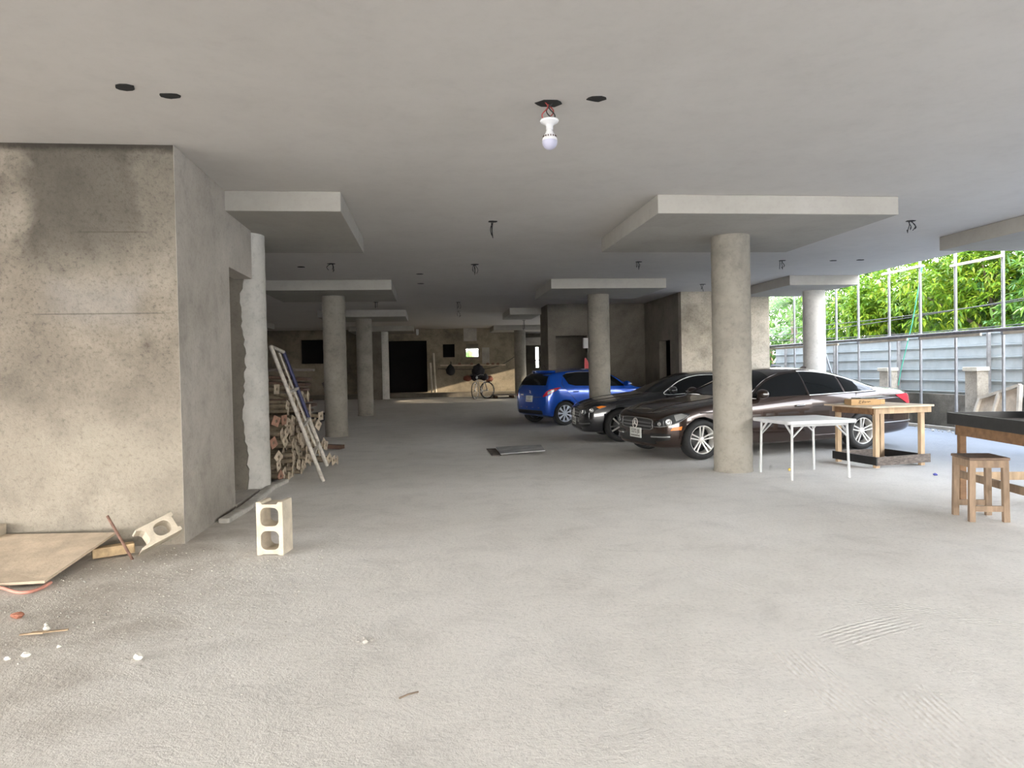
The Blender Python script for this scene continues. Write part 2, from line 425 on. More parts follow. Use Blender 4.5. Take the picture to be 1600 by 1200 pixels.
# ------------------------------------------------------------------ SETTING
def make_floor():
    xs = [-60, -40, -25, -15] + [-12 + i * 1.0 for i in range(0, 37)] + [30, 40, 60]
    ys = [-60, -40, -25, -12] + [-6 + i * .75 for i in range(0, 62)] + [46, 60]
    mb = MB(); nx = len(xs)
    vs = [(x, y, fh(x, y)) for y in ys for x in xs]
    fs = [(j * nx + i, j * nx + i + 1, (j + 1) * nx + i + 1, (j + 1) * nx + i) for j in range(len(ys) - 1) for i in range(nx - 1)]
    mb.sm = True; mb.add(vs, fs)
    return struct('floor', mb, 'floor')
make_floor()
struct('ceiling', boxes((-12, 9.35, -16.0, 38.5, ZC, ZC + .35)), 'slab')  # front end lengthened out of view to cut sky light on the foreground
# left room block: front face, flank with a doorway, return wall behind the doorway
mbl = MB()
mbl.box((-6.9983, 6.3, ZC / 2), (9.86, .2, ZC))
struct('wall_front_left', mbl, 'plaster_front')
mbl = boxes((-2.27, -2.065, 6.201, 7.76, 0, ZC), (-2.27, -2.065, 7.76, 8.735, 2.54, ZC))
struct('wall_left', mbl, 'plaster_side')
mb = MB(); rj = random.Random(5); zz = [i * .0553 for i in range(61)]; zz[-1] = ZC
edge = [(-2.20 + rj.uniform(-.014, .014) + .02 * math.sin(z * 5) + (.03 if z > 2.4 else 0), z) for z in zz]
mb.prism([(-9, 0)] + edge + [(-9, ZC)], Matrix.Translation((0, 8.95, 0)) @ Matrix.Rotation(R(90), 4, 'X'), .21)
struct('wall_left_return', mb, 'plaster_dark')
struct('trim_1', boxes((-2.7, -2.05, 7.76, 8.75, 0, .04)), 'plaster_side')
mb = MB()
pts = [(-1.98, 7.0), (-1.93, 7.6), (-1.95, 8.3), (-1.97, 9.0), (-1.90, 9.5)]
for a, b in zip(pts, pts[1:]): mb.bar((a[0], a[1], .01), (b[0], b[1], .012), .11, .07)
struct('trim_2', mb, 'pebble_g', .02)
# back wall with openings
YB = 32.1
def wall_with_holes(name, x0, x1, z0, z1, y0, y1, holes, m):
    xs = sorted({x0, x1} | {h[0] for h in holes} | {h[1] for h in holes}); zs = sorted({z0, z1} | {h[2] for h in holes} | {h[3] for h in holes})
    mb = MB()
    for i in range(len(xs) - 1):
        for j in range(len(zs) - 1):
            cx, cz = (xs[i] + xs[i + 1]) / 2, (zs[j] + zs[j + 1]) / 2
            if any(h[0] < cx < h[1] and h[2] < cz < h[3] for h in holes): continue
            mb.box((cx, (y0 + y1) / 2, cz), (xs[i + 1] - xs[i], y1 - y0, zs[j + 1] - zs[j]))
    bm = bmesh.new()
    for p in mb.v: bm.verts.new(p)
    bm.verts.ensure_lookup_table()
    for f in mb.f: bm.faces.new([bm.verts[i] for i in f])
    bmesh.ops.remove_doubles(bm, verts=bm.verts, dist=1e-4)
    # drop the internal faces between neighbouring blocks
    seen = {}
    for f in bm.faces: seen.setdefault(tuple(sorted(v.index for v in f.verts)), []).append(f)
    kill = [f for fs in seen.values() if len(fs) > 1 for f in fs]
    bmesh.ops.delete(bm, geom=kill, context='FACES')
    o = MB(); bm.verts.ensure_lookup_table(); bm.verts.index_update()
    o.add([v.co.copy() for v in bm.verts], [tuple(v.index for v in f.verts) for f in bm.faces]); bm.free()
    return struct(name, o, m)
wall_with_holes('wall_back', -9, 4.36, 0, ZC, YB, YB + .25, [(-1.79, -.10, .48, 2.80), (.62, 1.15, 2.03, 2.62), (1.66, 2.22, 2.03, 2.62), (-5.6, -3.9, 1.85, 2.9)], 'plaster_back')
struct('trim_3', boxes((-9, 4.5, 31.3, YB, .1, .46)), 'plaster_dark')
# dim rooms behind the back wall
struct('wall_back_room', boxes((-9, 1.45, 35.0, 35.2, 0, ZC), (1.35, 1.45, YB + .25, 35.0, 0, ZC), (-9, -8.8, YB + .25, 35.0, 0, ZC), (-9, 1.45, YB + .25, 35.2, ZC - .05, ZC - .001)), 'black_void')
struct('trim_added_eave', boxes((1.45, 4.12, 33.4, 35.0, 2.47, 2.75)), 'plaster_dark')  # added dark eave, darkens the top of the window view
# passage to the right of the back wall
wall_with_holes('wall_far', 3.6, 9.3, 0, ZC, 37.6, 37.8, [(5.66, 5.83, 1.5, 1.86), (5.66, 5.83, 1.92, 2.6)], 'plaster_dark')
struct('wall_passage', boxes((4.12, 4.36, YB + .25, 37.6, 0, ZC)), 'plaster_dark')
struct('trim_4', boxes((4.36, 9.3, 35.2, 35.5, 2.62, 3.0)), 'plaster_side')
# right room block
XN, YN = 3.49, 20.7
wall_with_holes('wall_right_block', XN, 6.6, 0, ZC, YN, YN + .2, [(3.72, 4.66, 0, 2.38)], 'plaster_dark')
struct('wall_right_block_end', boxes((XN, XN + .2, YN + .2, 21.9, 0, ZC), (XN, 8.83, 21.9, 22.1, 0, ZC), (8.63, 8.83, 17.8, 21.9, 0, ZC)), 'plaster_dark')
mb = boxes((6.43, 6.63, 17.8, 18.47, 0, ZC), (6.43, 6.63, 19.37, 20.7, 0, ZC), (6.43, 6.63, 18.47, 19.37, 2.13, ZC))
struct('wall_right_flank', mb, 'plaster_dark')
struct('wall_right_front', boxes((6.43, 8.80, 17.6, 17.8, 0, ZC)), 'plaster_block')
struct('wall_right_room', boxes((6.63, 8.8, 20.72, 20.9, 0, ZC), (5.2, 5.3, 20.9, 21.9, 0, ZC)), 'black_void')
struct('wall_light_blocker', boxes((8.95, 9.15, 22.1, 25.6, 0, ZC), (8.95, 9.15, 25.6, 33.0, 0, .9), (8.95, 9.15, 25.6, 33.0, 2.7, ZC), (8.95, 9.15, 33.0, 37.6, 0, ZC)), 'plaster_dark')  # added wall, sill and lintel that cut daylight reaching the back
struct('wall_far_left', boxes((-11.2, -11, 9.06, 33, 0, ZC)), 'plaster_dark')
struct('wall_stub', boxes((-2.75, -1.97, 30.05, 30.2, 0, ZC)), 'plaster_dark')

# ------------------------------------------------------------------ COLUMNS with drop panels
def column(x, y, panel, label, rough=False, pale=False):
    t = thing('concrete_column', label, 'column', (x, y, fh(x, y) - .0), 0, 'round columns under the slab')
    z0 = fh(x, y)
    mb = MB(); n = 40
    prof = [(.258, 0), (.25, .04)] + [(.25 + .0022 * math.sin(k * 2.1), .1 + k * .1) for k in range(int((ZB - z0 - .1) / .1))] + [(.25, ZB - z0)]
    mb.lathe(prof, n)
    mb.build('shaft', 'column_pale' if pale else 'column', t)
    x0, x1, y0, y1 = panel
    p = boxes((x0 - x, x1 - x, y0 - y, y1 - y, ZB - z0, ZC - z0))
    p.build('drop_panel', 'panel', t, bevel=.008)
    return t
COLS = [
 (-2.23, 9.04, (-3.3, -.89, 7.68, 10.32), 'pale round column at the end of the left wall beside the ladder', True),
 (-2.08, 16.15, (-3.4, -.74, 14.9, 17.35), 'grey round column standing behind the leaning ladder', False),
 (-2.05, 23.1, (-3.33, -.68, 22.05, 24.25), 'third round column on the left, lit on its right side', False),
 (-1.95, 30.5, (-3.26, -.62, 29.7, 32.0), 'last column on the left, next to the dark back doorway', True),
 (3.995, 9.05, (2.56, 5.43, 7.68, 10.3), 'large round column in front of the brown sedan', False),
 (3.93, 16.2, (2.60, 5.12, 14.9, 17.2), 'round column between the blue hatchback and the black coupe', False),
 (3.91, 30.5, (2.75, 5.4, 30.2, 32.0), 'far round column right of the bicycle at the back wall', False),
 (8.98, 15.75, (7.75, 9.34, 14.55, 17.0), 'white round column at the slab edge beyond the brown sedan', True),
 (8.98, 8.9, (7.87, 9.34, 7.5, 10.18), 'round column at the right edge of the frame with only its ceiling panel in view', True),
]
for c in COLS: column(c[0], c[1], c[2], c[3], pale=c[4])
# drop panel swallowed by the right room block, and the next row to the left
def lone_panel(x0, x1, y0, y1, label):
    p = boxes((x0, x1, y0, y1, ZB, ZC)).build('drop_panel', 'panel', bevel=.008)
    tag(p, label, 'ceiling panel', 'lone ceiling drop panels')
lone_panel(2.5, 3.48, 21.8, 24.0, 'small ceiling drop panel meeting the corner of the dark right room')
lone_panel(-8.6, -5.75, 25.5, 27.6, 'ceiling drop panel deep in the dark left bay')

# ------------------------------------------------------------------ CEILING OUTLETS
def outlet(x, y, label, wires, long=.16, slot=False):
    nm = 'ceiling_slot' if slot else 'ceiling_outlet'
    t = thing(nm, label, 'ceiling outlet', (x, y, ZC), 0, 'outlets in the ceiling')
    mb = MB(); rnd = random.Random(int(x * 100 + y * 7))
    n = 11; rx = .075; ry = .055
    poly = [(rx * math.cos(2 * math.pi * i / n) * rnd.uniform(.75, 1.1), ry * math.sin(2 * math.pi * i / n) * rnd.uniform(.7, 1.1)) for i in range(n)]
    mb.prism(poly, Matrix.Translation((0, 0, -.006)), .006)  # flat dark plate stands in for the shaded recess
    mb.build('recess_shade_plate', 'hole', t)
    for k in range(wires):
        mb = MB(); a = rnd.uniform(-.03, .03); b = rnd.uniform(-.02, .02); L = long * rnd.uniform(.7, 1.15)
        sw = rnd.uniform(-.06, .06)
        pts = [Vector((a + sw * math.sin(u * 2.6), b + .02 * math.sin(u * 5 + k), -.004 - L * u)) for u in [i / 8 for i in range(9)]]
        if k % 2: pts += [pts[-1] + Vector((sw * .4 * s, 0, L * .14 * s)) for s in (1, 2)]
        mb.tube(pts, .0055, 6); mb.build('wire', 'wire', t)
    return t
S = 1.0769
OUT = [
 (.791, 8.496, 'ceiling outlet with one long wire loop, centre of the first bay', 3, .21),
 (.794, 11.913, 'ceiling outlet with spread wires in the middle of the second bay', 4, .18),
 (-1.538, 11.8, 'ceiling outlet with wires behind the first left drop panel', 3, .14),
 (3.542, 11.678, 'ceiling outlet with short wires above the black coupe', 3, .14),
 (6.032, 11.575, 'ceiling outlet with crossed wires right of the large front column', 3, .15),
 (5.934, 14.882, 'ceiling outlet with a bent wire near the right room wall', 2, .15),
 (6.07, 8.355, 'ceiling outlet with wires near the slab edge on the right', 4, .14),
 (-1.293, 18.219, 'ceiling outlet with wires behind the second left drop panel', 3, .18),
 (.776, 18.409, 'ceiling outlet with wires in the third bay', 3, .2),
 (.905, 21.155, 'ceiling outlet with wires in the fourth bay before the back wall', 2, .22),
 (3.40, 25.287, 'ceiling outlet with a long twisted wire in front of the far right drop panel', 3, .38),
 (-1.815, 4.627, 'open ceiling hole nearest the left edge, edged with flaking plaster', 0, 0),
 (-1.594, 4.745, 'open ceiling hole above the left wall corner', 0, 0),
 (1.135, 4.626, 'small open ceiling hole right of the hanging bulb', 0, 0),
 (-.135, 13.059, 'narrow ceiling slot in the middle of the ceiling, nearer of two', 0, 0),
 (-.142, 14.476, 'narrow ceiling slot in the middle of the ceiling, farther of two', 0, 0),
 (-2.082, 12.142, 'narrow ceiling slot left of the wires behind the first left panel', 0, 0),
 (6.971, 11.588, 'narrow ceiling slot near the slab edge, left of two', 0, 0),
 (7.437, 11.524, 'narrow ceiling slot near the slab edge, right of two', 0, 0),
]
for i, (x, y, l, w, L) in enumerate(OUT): outlet(x * S, y * S, l, w, L if L else .1, slot=(w == 0))

# hanging bulb
t = thing('hanging_bulb', 'white bulb hanging by bare wires from a ceiling hole', 'light bulb', (.834 * S, 4.724 * S, ZC))
mb = MB(); mb.prism([(.095 * math.cos(a) * k, .07 * math.sin(a) * k) for a, k in zip([i * math.pi / 6 for i in range(12)], [1, .9, 1.05, .85, 1, .95, 1.1, .9, 1, .92, 1.05, .97])], Matrix.Translation((0, 0, -.006)), .006)
mb.build('recess_shade_plate', 'hole', t)
for k, (a, mt) in enumerate([(-.035, 'wire_red'), (.0, 'wire'), (.02, 'wire'), (.012, 'wire_red')]):
    mb = MB(); pts = [(a + .022 * math.sin(u * 6 + k * 1.7), -.02 + .01 * k, -.125 * u) for u in [i / 10 for i in range(11)]]
    mb.tube(pts, .0045, 6); mb.build('wire', mt, t)
mb = MB(); mb.lathe([(.0, -.118), (.062, -.12), (.068, -.128), (.064, -.138), (.035, -.155), (.026, -.162), (.026, -.19), (.0, -.192)], 28)
mb.build('lamp_holder', 'porcelain', t)
mb = MB(); mb.lathe([(.018, -.19), (.024, -.2), (.03, -.215), (.05, -.252), (.054, -.262), (.053, -.27)], 28)
for k in range(16):
    a = 2 * math.pi * k / 16; mb.mat(1).box((.0475 * math.cos(a), .0475 * math.sin(a), -.243), (.006, .006, .012), Matrix.Rotation(a, 3, 'Z'))
bl = mb.build('bulb_base', ['porcelain', 'wood_dark'], t)
mb = MB(); mb.lathe([(.053, -.27), (.055, -.278), (.052, -.297), (.042, -.316), (.025, -.329), (.008, -.334), (.0, -.335)], 28)
mb.build('bulb_dome', 'bulb_frost', t)

# ------------------------------------------------------------------ CARS
def subdiv_poly(pts2, step):
    bm = bmesh.new()
    f = bm.faces.new([bm.verts.new((p[0], p[1], 0)) for p in pts2])
    for ax in (0, 1):
        lo = min(p[ax] for p in pts2); hi = max(p[ax] for p in pts2)
        k = int((hi - lo) / step)
        for i in range(1, k + 1):
            co = Vector((0, 0, 0)); co[ax] = lo + i * (hi - lo) / (k + 1); no = Vector((0, 0, 0)); no[ax] = 1
            bmesh.ops.bisect_plane(bm, geom=bm.verts[:] + bm.edges[:] + bm.faces[:], plane_co=co, plane_no=no, dist=1e-6)
    bmesh.ops.triangulate(bm, faces=[f for f in bm.faces if len(f.verts) > 4])
    bm.verts.index_update()
    vs = [(v.co.x, v.co.y) for v in bm.verts]; fs = [tuple(v.index for v in f.verts) for f in bm.faces]
    bd = [(e.verts[0].index, e.verts[1].index) for e in bm.edges if len(e.link_faces) == 1]
    bm.free(); return vs, fs, bd

def smoothline(pts, n=6, closed=False):
    P = [Vector(p) for p in pts]; k = len(P); out = []
    for i in range(k if closed else k - 1):
        p0 = P[i - 1] if (i > 0 or closed) else P[i]; p1 = P[i]; p2 = P[(i + 1) % k]
        p3 = P[(i + 2) % k] if (closed or i + 2 < k) else p2
        for j in range(n):
            t = j / n
            out.append(.5 * ((2 * p1) + (p2 - p0) * t + (2 * p0 - 5 * p1 + 4 * p2 - p3) * t * t + (3 * p1 - p0 - 3 * p2 + p3) * t ** 3))
    if not closed: out.append(P[-1])
    return out

class Car:
    def __init__(s, root, spec, scale, paint_m, wheels, wr, sq):
        s.root = root; s.sc = Vector(scale); s.paint = paint_m; s.sq = sq
        spec = squeeze(spec, *sq)
        sx, sy, sz = scale
        secs = []
        for (x, W, zs, zb, zt, cr, tum) in spec:
            zr = max(zt - cr, zb + .004); yr = max(.93 * W - .03 - tum * (zr - zb), .25 * W)
            yb = .945 * W
            half = [(0, zs), (.55 * W, zs), (.86 * W, zs + .012), (.965 * W, zs + .06), (.99 * W, zs + .16), (W, zs + .5 * (zb - zs)), (W * .995, zs + .74 * (zb - zs)), (W * .978, zb - .05), (yb, zb),
                    (yb + (yr - yb) * .5 + .006, zb + (zr - zb) * .5), (yr, zr), (yr * .86, zr + .42 * (zt - zr)), (yr * .5, zr + .84 * (zt - zr)), (0, zt)]
            ring = [(y, z) for y, z in half] + [(-y, z) for y, z in half[-2:0:-1]]
            secs.append([Vector((x * sx, y * sy, z * sz)) for y, z in ring])
        n = len(secs[0]); vs = [p for r_ in secs for p in r_]; fs = []
        for i in range(len(secs) - 1):
            for j in range(n): fs.append((i * n + j, (i + 1) * n + j, (i + 1) * n + (j + 1) % n, i * n + (j + 1) % n))
        for base, flip in ((0, False), ((len(secs) - 1) * n, True)):
            h = n // 2
            for j in range(h):
                q = [base + j, base + j + 1, base + (n - j - 1) % n, base + (n - j) % n]
                q2 = []
                for a in q:
                    if a not in q2: q2.append(a)
                if len(q2) >= 3: fs.append(tuple(q2 if not flip else q2[::-1]))
        mb = MB(); mb.sm = True; mb.add(vs, fs)
        o = mb.build('tmp_body', [paint_m, 'well'])
        bm = bmesh.new(); bm.from_mesh(o.data); bmesh.ops.recalc_face_normals(bm, faces=bm.faces); bm.to_mesh(o.data); bm.free()
        sub = o.modifiers.new('s', 'SUBSURF'); sub.levels = 2; sub.render_levels = 2
        dg = bpy.context.evaluated_depsgraph_get(); dg.update()
        me = bpy.data.meshes.new_from_object(o.evaluated_get(dg)); me.name = 'body'
        bm = bmesh.new(); bm.from_mesh(me); s.bvh = BVHTree.FromBMesh(bm); bm.free()
        o.modifiers.clear(); o.data = me; o.name = 'body'
        cutters = []
        for (wx, wy) in wheels:
            c = MB(); c.cyl((wx, wy * .52, wr * 1.0), (wx, wy * 1.4, wr * 1.0), wr * 1.115, n=40); co = c.build('cutter', ['well'])
            md = o.modifiers.new('b', 'BOOLEAN'); md.operation = 'DIFFERENCE'; md.object = co; md.solver = 'EXACT'; md.use_self = True
            try: md.material_mode = 'TRANSFER'
            except Exception: pass
            cutters.append(co)
        dg.update(); dg = bpy.context.evaluated_depsgraph_get()
        me2 = bpy.data.meshes.new_from_object(o.evaluated_get(dg)); me2.name = 'body'
        o.modifiers.clear(); o.data = me2
        for c in cutters: bpy.data.objects.remove(c)
        for p in me2.polygons: p.use_smooth = True
        o.parent = root; s.body = o
    def S(s, p):
        x = p[0]; f, r_, wb = s.sq
        x = x * f if x < 0 else (wb + (x - wb) * r_ if x > wb else x)
        return Vector((x * s.sc.x, p[1] * s.sc.y, p[2] * s.sc.z))
    def hit(s, p, d, off):
        loc, nor, i, dist = s.bvh.ray_cast(p - d * 3, d)
        if loc is None:
            loc, nor, i, dist = s.bvh.find_nearest(p)
        if nor.dot(d) > 0: nor = -nor
        return loc + nor * off, loc - nor * .012, nor
    def patch(s, mb, pts, d, off=.005, step=.07, smooth=None, skirt=.0):
        d = Vector(d).normalized(); P = [s.S(p) for p in pts]
        if smooth: P = smoothline(P, smooth, True)
        u = d.cross(Vector((0, 0, 1)))
        if u.length < .1: u = Vector((1, 0, 0))
        u.normalize(); v = u.cross(d)
        vs, fs, bd = subdiv_poly([(p.dot(u), p.dot(v)) for p in P], step)
        A = []; B = []
        for a, b in vs:
            q = u * a + v * b; x, y, _ = s.hit(q, d, off); A.append(x); B.append(y)
        k = len(A)
        # orientation
        f0 = fs[0]; nrm = (A[f0[1]] - A[f0[0]]).cross(A[f0[2]] - A[f0[0]])
        if nrm.dot(d) > 0: fs = [f[::-1] for f in fs]
        mb.add(A, fs, True)
        mb.add(A + B, [(a, b, k + b, k + a) for a, b in bd], False)
        return A
    def line(s, mb, pts, d, r=.007, off=.003, n=6, sm=5, closed=False, step=.06):
        d = Vector(d).normalized(); P = [s.S(p) for p in pts]
        if sm: P = smoothline(P, sm, closed)
        Q = []
        for i, p in enumerate(P[:-1] + ([P[-1]] if not closed else [P[-1]])):
            Q.append(s.hit(p, d, off)[0])
        mb.tube(Q, r, n, closed); return Q

def wheel(root, x, y, r, w, side, style, name='wheel'):
    """wheel assembly at axle (x, y, r); side = -1 faces -y"""
    t = bpy.data.objects.new(name, None); col.objects.link(t); t.parent = root
    t.location = (x, y, r); t.empty_display_size = .05
    A = Matrix.Rotation(R(90) * (1 if side < 0 else -1), 4, 'X')   # local z -> outward
    rim = r * .705
    mb = MB(); h = w / 2
    mb.lathe([(rim * .97, -h * .8), (rim * 1.03, -h), (r * .9, -h * 1.02), (r * .975, -h * .82), (r, -h * .5), (r, h * .5), (r * .975, h * .82), (r * .9, h * 1.02), (rim * 1.06, h), (rim * 1.0, h * .86), (rim * .97, h * .7)], 48, A)
    mb.build('tyre', 'rubber', t)
    mb = MB(); alloy = {'pair': 'alloy', 'dark': 'alloy_dark', 'cap': 'hubcap'}[style]
    mb.lathe([(rim * .97, h * .7), (rim * 1.0, h * .88), (rim * .96, h * .84), (rim * .93, h * .55), (rim * .9, -h * .7)], 48, A)
    mb.lathe([(rim * .2, h * .30), (rim * .215, h * .58), (rim * .15, h * .68), (0, h * .70)], 24, A)
    zf = h * .62
    if style == 'pair':
        for k in range(5):
            for sgn in (-1, 1):
                a = 2 * math.pi * k / 5 + R(90)
                p0 = Vector((rim * .13, sgn * rim * .07, zf * .72)); p1 = Vector((rim * .95, sgn * rim * .155, zf * 1.08))
                rot = Matrix.Rotation(a, 4, 'Z')
                mb.bar(A @ rot @ p0, A @ rot @ p1, rim * .085, rim * .1, up=A.to_3x3() @ Vector((0, 0, 1)))
    elif style == 'dark':
        for k in range(5):
            for sgn in (-1, 1):
                a = 2 * math.pi * k / 5 + R(54)
                p0 = Vector((rim * .12, sgn * rim * .05, zf * .8)); p1 = Vector((rim * .95, sgn * rim * .2, zf * 1.1))
                rot = Matrix.Rotation(a, 4, 'Z')
                mb.mat(1 if sgn < 0 else 2).bar(A @ rot @ p0, A @ rot @ p1, rim * .13, rim * .09, up=A.to_3x3() @ Vector((0, 0, 1)))
        mb.mat(0)
    else:
        for k in range(9):
            a = 2 * math.pi * k / 9
            rot = Matrix.Rotation(a, 4, 'Z')
            poly = [(rim * .1, -rim * .07), (rim * .55, -rim * .10), (rim * .97, -rim * .22), (rim * .97, rim * .10), (rim * .55, rim * .06), (rim * .1, rim * .07)]
            mb.prism(poly, A @ rot @ Matrix.Translation((0, 0, zf * .85)), .018)
    mb.build('rim', [alloy, 'grey_trim', 'alloy'], t)
    mb = MB(); mb.lathe([(0, -h * .1), (rim * .62, -h * .1), (rim * .62, -h * .2), (0, -h * .2)], 32, A); mb.build('brake_disc', 'disc', t)
    mb = MB(); mb.lathe([(rim * .94, -h * .35), (0, -h * .35)], 24, A); mb.build('wheel_backing', 'well', t)
    return t

def star_badge(mb, c, nrm, up, r):
    """three pointed star inside a ring"""
    n = Vector(nrm).normalized(); u = Vector(up); u = (u - n * u.dot(n)).normalized(); sd = u.cross(n)
    c = Vector(c)
    mb.tube([c + (u * math.cos(a) + sd * math.sin(a)) * r for a in [2 * math.pi * i / 28 for i in range(28)]], r * .085, 6, True)
    for k in range(3):
        a = 2 * math.pi * k / 3
        d = u * math.cos(a) + sd * math.sin(a); e = d.cross(n)
        p = [c + d * r, c + e * r * .16 + n * .002, c - d * r * .05, c - e * r * .16 + n * .002]
        top = [q + n * .006 for q in p]; top[1] = c + n * .016 + e * r * .1; top[3] = c + n * .016 - e * r * .1
        mb.add(p + top, [(4, 5, 6, 7), (0, 1, 5, 4), (1, 2, 6, 5), (2, 3, 7, 6), (3, 0, 4, 7)], False)

def text_mesh(body, size, M4, extr=.001):
    cu = bpy.data.curves.new('lettering', 'FONT'); cu.body = body; cu.size = size; cu.extrude = extr; cu.align_x = 'CENTER'; cu.align_y = 'CENTER'
    o = bpy.data.objects.new('lettering', cu); col.objects.link(o)
    dg = bpy.context.evaluated_depsgraph_get(); dg.update()
    me = bpy.data.meshes.new_from_object(o.evaluated_get(dg))
    vs = [M4 @ v.co for v in me.vertices]; fs = [tuple(p.vertices) for p in me.polygons]
    bpy.data.objects.remove(o); return vs, fs

def number_plate(root, c, nrm, w, h, text):
    n = Vector(nrm).normalized(); up = Vector((0, 0, 1)); right = up.cross(n).normalized(); up = n.cross(right)
    Mx = Matrix((right, up, n)).transposed().to_4x4(); Mx.translation = Vector(c)
    mb = MB(); mb.prism([(-w / 2, -h / 2), (w / 2, -h / 2), (w / 2, h / 2), (-w / 2, h / 2)], Mx, .012)
    o = mb.build('number_plate', 'plate', root)
    mb = MB(); vs, fs = text_mesh(text, h * .55, Mx @ Matrix.Translation((0, h * .12, .0125))); mb.add(vs, fs, False)
    for k in range(9): mb.prism([(-w * .4 + k * w * .09, -h * .36), (-w * .4 + k * w * .09 + w * .055, -h * .36), (-w * .4 + k * w * .09 + w * .055, -h * .24), (-w * .4 + k * w * .09, -h * .24)], Mx @ Matrix.Translation((0, 0, .0122)), .001)
    mb.build('plate_lettering', 'ink', o)

def mirror(parent, p, side, m, mat_dir=1):
    mb = MB(); mb.sm = True
    mb.blob(p, (.085, .125, .075), 3, 0)
    for i, v in enumerate(mb.v):
        if v.x > p[0] + .045: v.x = p[0] + .045
    mb.sm = False
    o = mb.build('door_mirror', [m, 'car_black', 'lamp_silver'], parent)
    mb2 = MB(); mb2.bar(Vector(p) + Vector((0, -side * .05, -.03)), Vector(p) + Vector((.01, -side * .2, -.075)), .06, .04)
    mb2.build('mirror_arm', 'car_black', o)
    mb3 = MB(); mb3.box((p[0] - .02, p[1] + side * .118, p[2]), (.09, .012, .022)); mb3.build('mirror_indicator', 'lamp_silver', o)
    return o

SEDAN = [ # x, W, zs, zb, zt, crown, tumble
 (-.815, .20, .26, .50, .54, .01, .5), (-.80, .50, .21, .60, .65, .02, .5), (-.765, .66, .19, .655, .705, .025, .5), (-.69, .765, .18, .70, .755, .03, .5), (-.55, .835, .175, .735, .81, .045, .5),
 (-.33, .872, .17, .785, .865, .055, .5), (0, .885, .16, .835, .915, .06, .5), (.35, .885, .16, .872, .965, .065, .5), (.58, .885, .16, .892, 1.01, .07, .55), (.70, .885, .16, .90, 1.085, .12, .55),
 (.95, .885, .16, .912, 1.225, .15, .55), (1.2, .885, .16, .922, 1.35, .135, .52), (1.42, .885, .16, .93, 1.418, .11, .5), (1.75, .885, .16, .942, 1.446, .095, .5), (2.1, .885, .16, .955, 1.437, .10, .5),
 (2.4, .885, .17, .965, 1.402, .12, .52), (2.65, .885, .18, .975, 1.34, .15, .54), (2.9, .885, .19, .985, 1.245, .155, .55), (3.1, .882, .20, .99, 1.16, .12, .55), (3.27, .875, .21, .99, 1.095, .075, .55),
 (3.42, .865, .22, .985, 1.075, .055, .5), (3.6, .84, .24, .97, 1.055, .05, .5), (3.72, .80, .26, .945, 1.03, .05, .5), (3.79, .73, .29, .87, .95, .04, .5), (3.82, .55, .33, .75, .82, .03, .5), (3.83, .25, .38, .65, .72, .02, .5)]
COUPE = [
 (-.82, .22, .27, .50, .54, .01, .5), (-.805, .52, .21, .60, .645, .02, .5), (-.765, .68, .19, .65, .695, .025, .5), (-.69, .78, .18, .69, .745, .03, .5), (-.55, .845, .175, .73, .80, .045, .5),
 (-.33, .88, .17, .78, .855, .055, .5), (0, .893, .16, .83, .90, .06, .5), (.35, .893, .16, .865, .95, .065, .5), (.55, .893, .16, .885, .99, .07, .55), (.70, .893, .16, .893, 1.07, .12, .55),
 (.95, .893, .16, .905, 1.20, .15, .56), (1.2, .893, .16, .913, 1.31, .135, .54), (1.42, .893, .16, .92, 1.37, .11, .52), (1.75, .893, .16, .93, 1.397, .095, .52), (2.1, .893, .16, .94, 1.385, .10, .52),
 (2.4, .893, .17, .95, 1.345, .12, .54), (2.7, .893, .18, .96, 1.265, .15, .56), (2.95, .893, .19, .968, 1.17, .13, .56), (3.2, .885, .20, .97, 1.075, .08, .55), (3.45, .87, .22, .96, 1.04, .05, .5),
 (3.65, .83, .25, .94, 1.02, .05, .5), (3.78, .77, .28, .90, .98, .05, .5), (3.85, .68, .31, .80, .88, .04, .5), (3.88, .40, .36, .7, .76, .02, .5)]
HATCH = [
 (-.775, .22, .26, .52, .56, .01, .5), (-.76, .48, .21, .62, .68, .02, .5), (-.72, .62, .19, .70, .755, .03, .5), (-.60, .74, .18, .79, .85, .04, .5), (-.35, .815, .175, .86, .935, .05, .5),
 (0, .845, .17, .90, .99, .06, .5), (.25, .848, .17, .925, 1.04, .07, .5), (.42, .848, .17, .94, 1.13, .12, .5), (.75, .848, .17, .955, 1.33, .14, .42), (1.0, .848, .17, .965, 1.44, .12, .40),
 (1.3, .848, .17, .975, 1.50, .10, .38), (1.7, .848, .17, .99, 1.51, .09, .38), (2.1, .848, .17, 1.005, 1.495, .09, .38), (2.45, .846, .18, 1.02, 1.465, .09, .38), (2.7, .842, .19, 1.03, 1.42, .09, .40),
 (2.82, .835, .20, 1.035, 1.36, .09, .42), (2.90, .825, .22, 1.03, 1.24, .07, .45), (2.97, .805, .24, .99, 1.08, .04, .5), (3.03, .775, .26, .90, .95, .03, .5), (3.075, .72, .28, .78, .83, .02, .5), (3.09, .55, .31, .66, .70, .01, .5), (3.095, .25, .36, .60, .62, .01, .5)]
def squeeze(spec, front, rear, wb):
    return [((x * front if x < 0 else (wb + (x - wb) * rear if x > wb else x)),) + tuple(q[1:]) for q in spec for x in (q[0],)]
NY = (0, 1, 0); PX = (1, 0, 0)

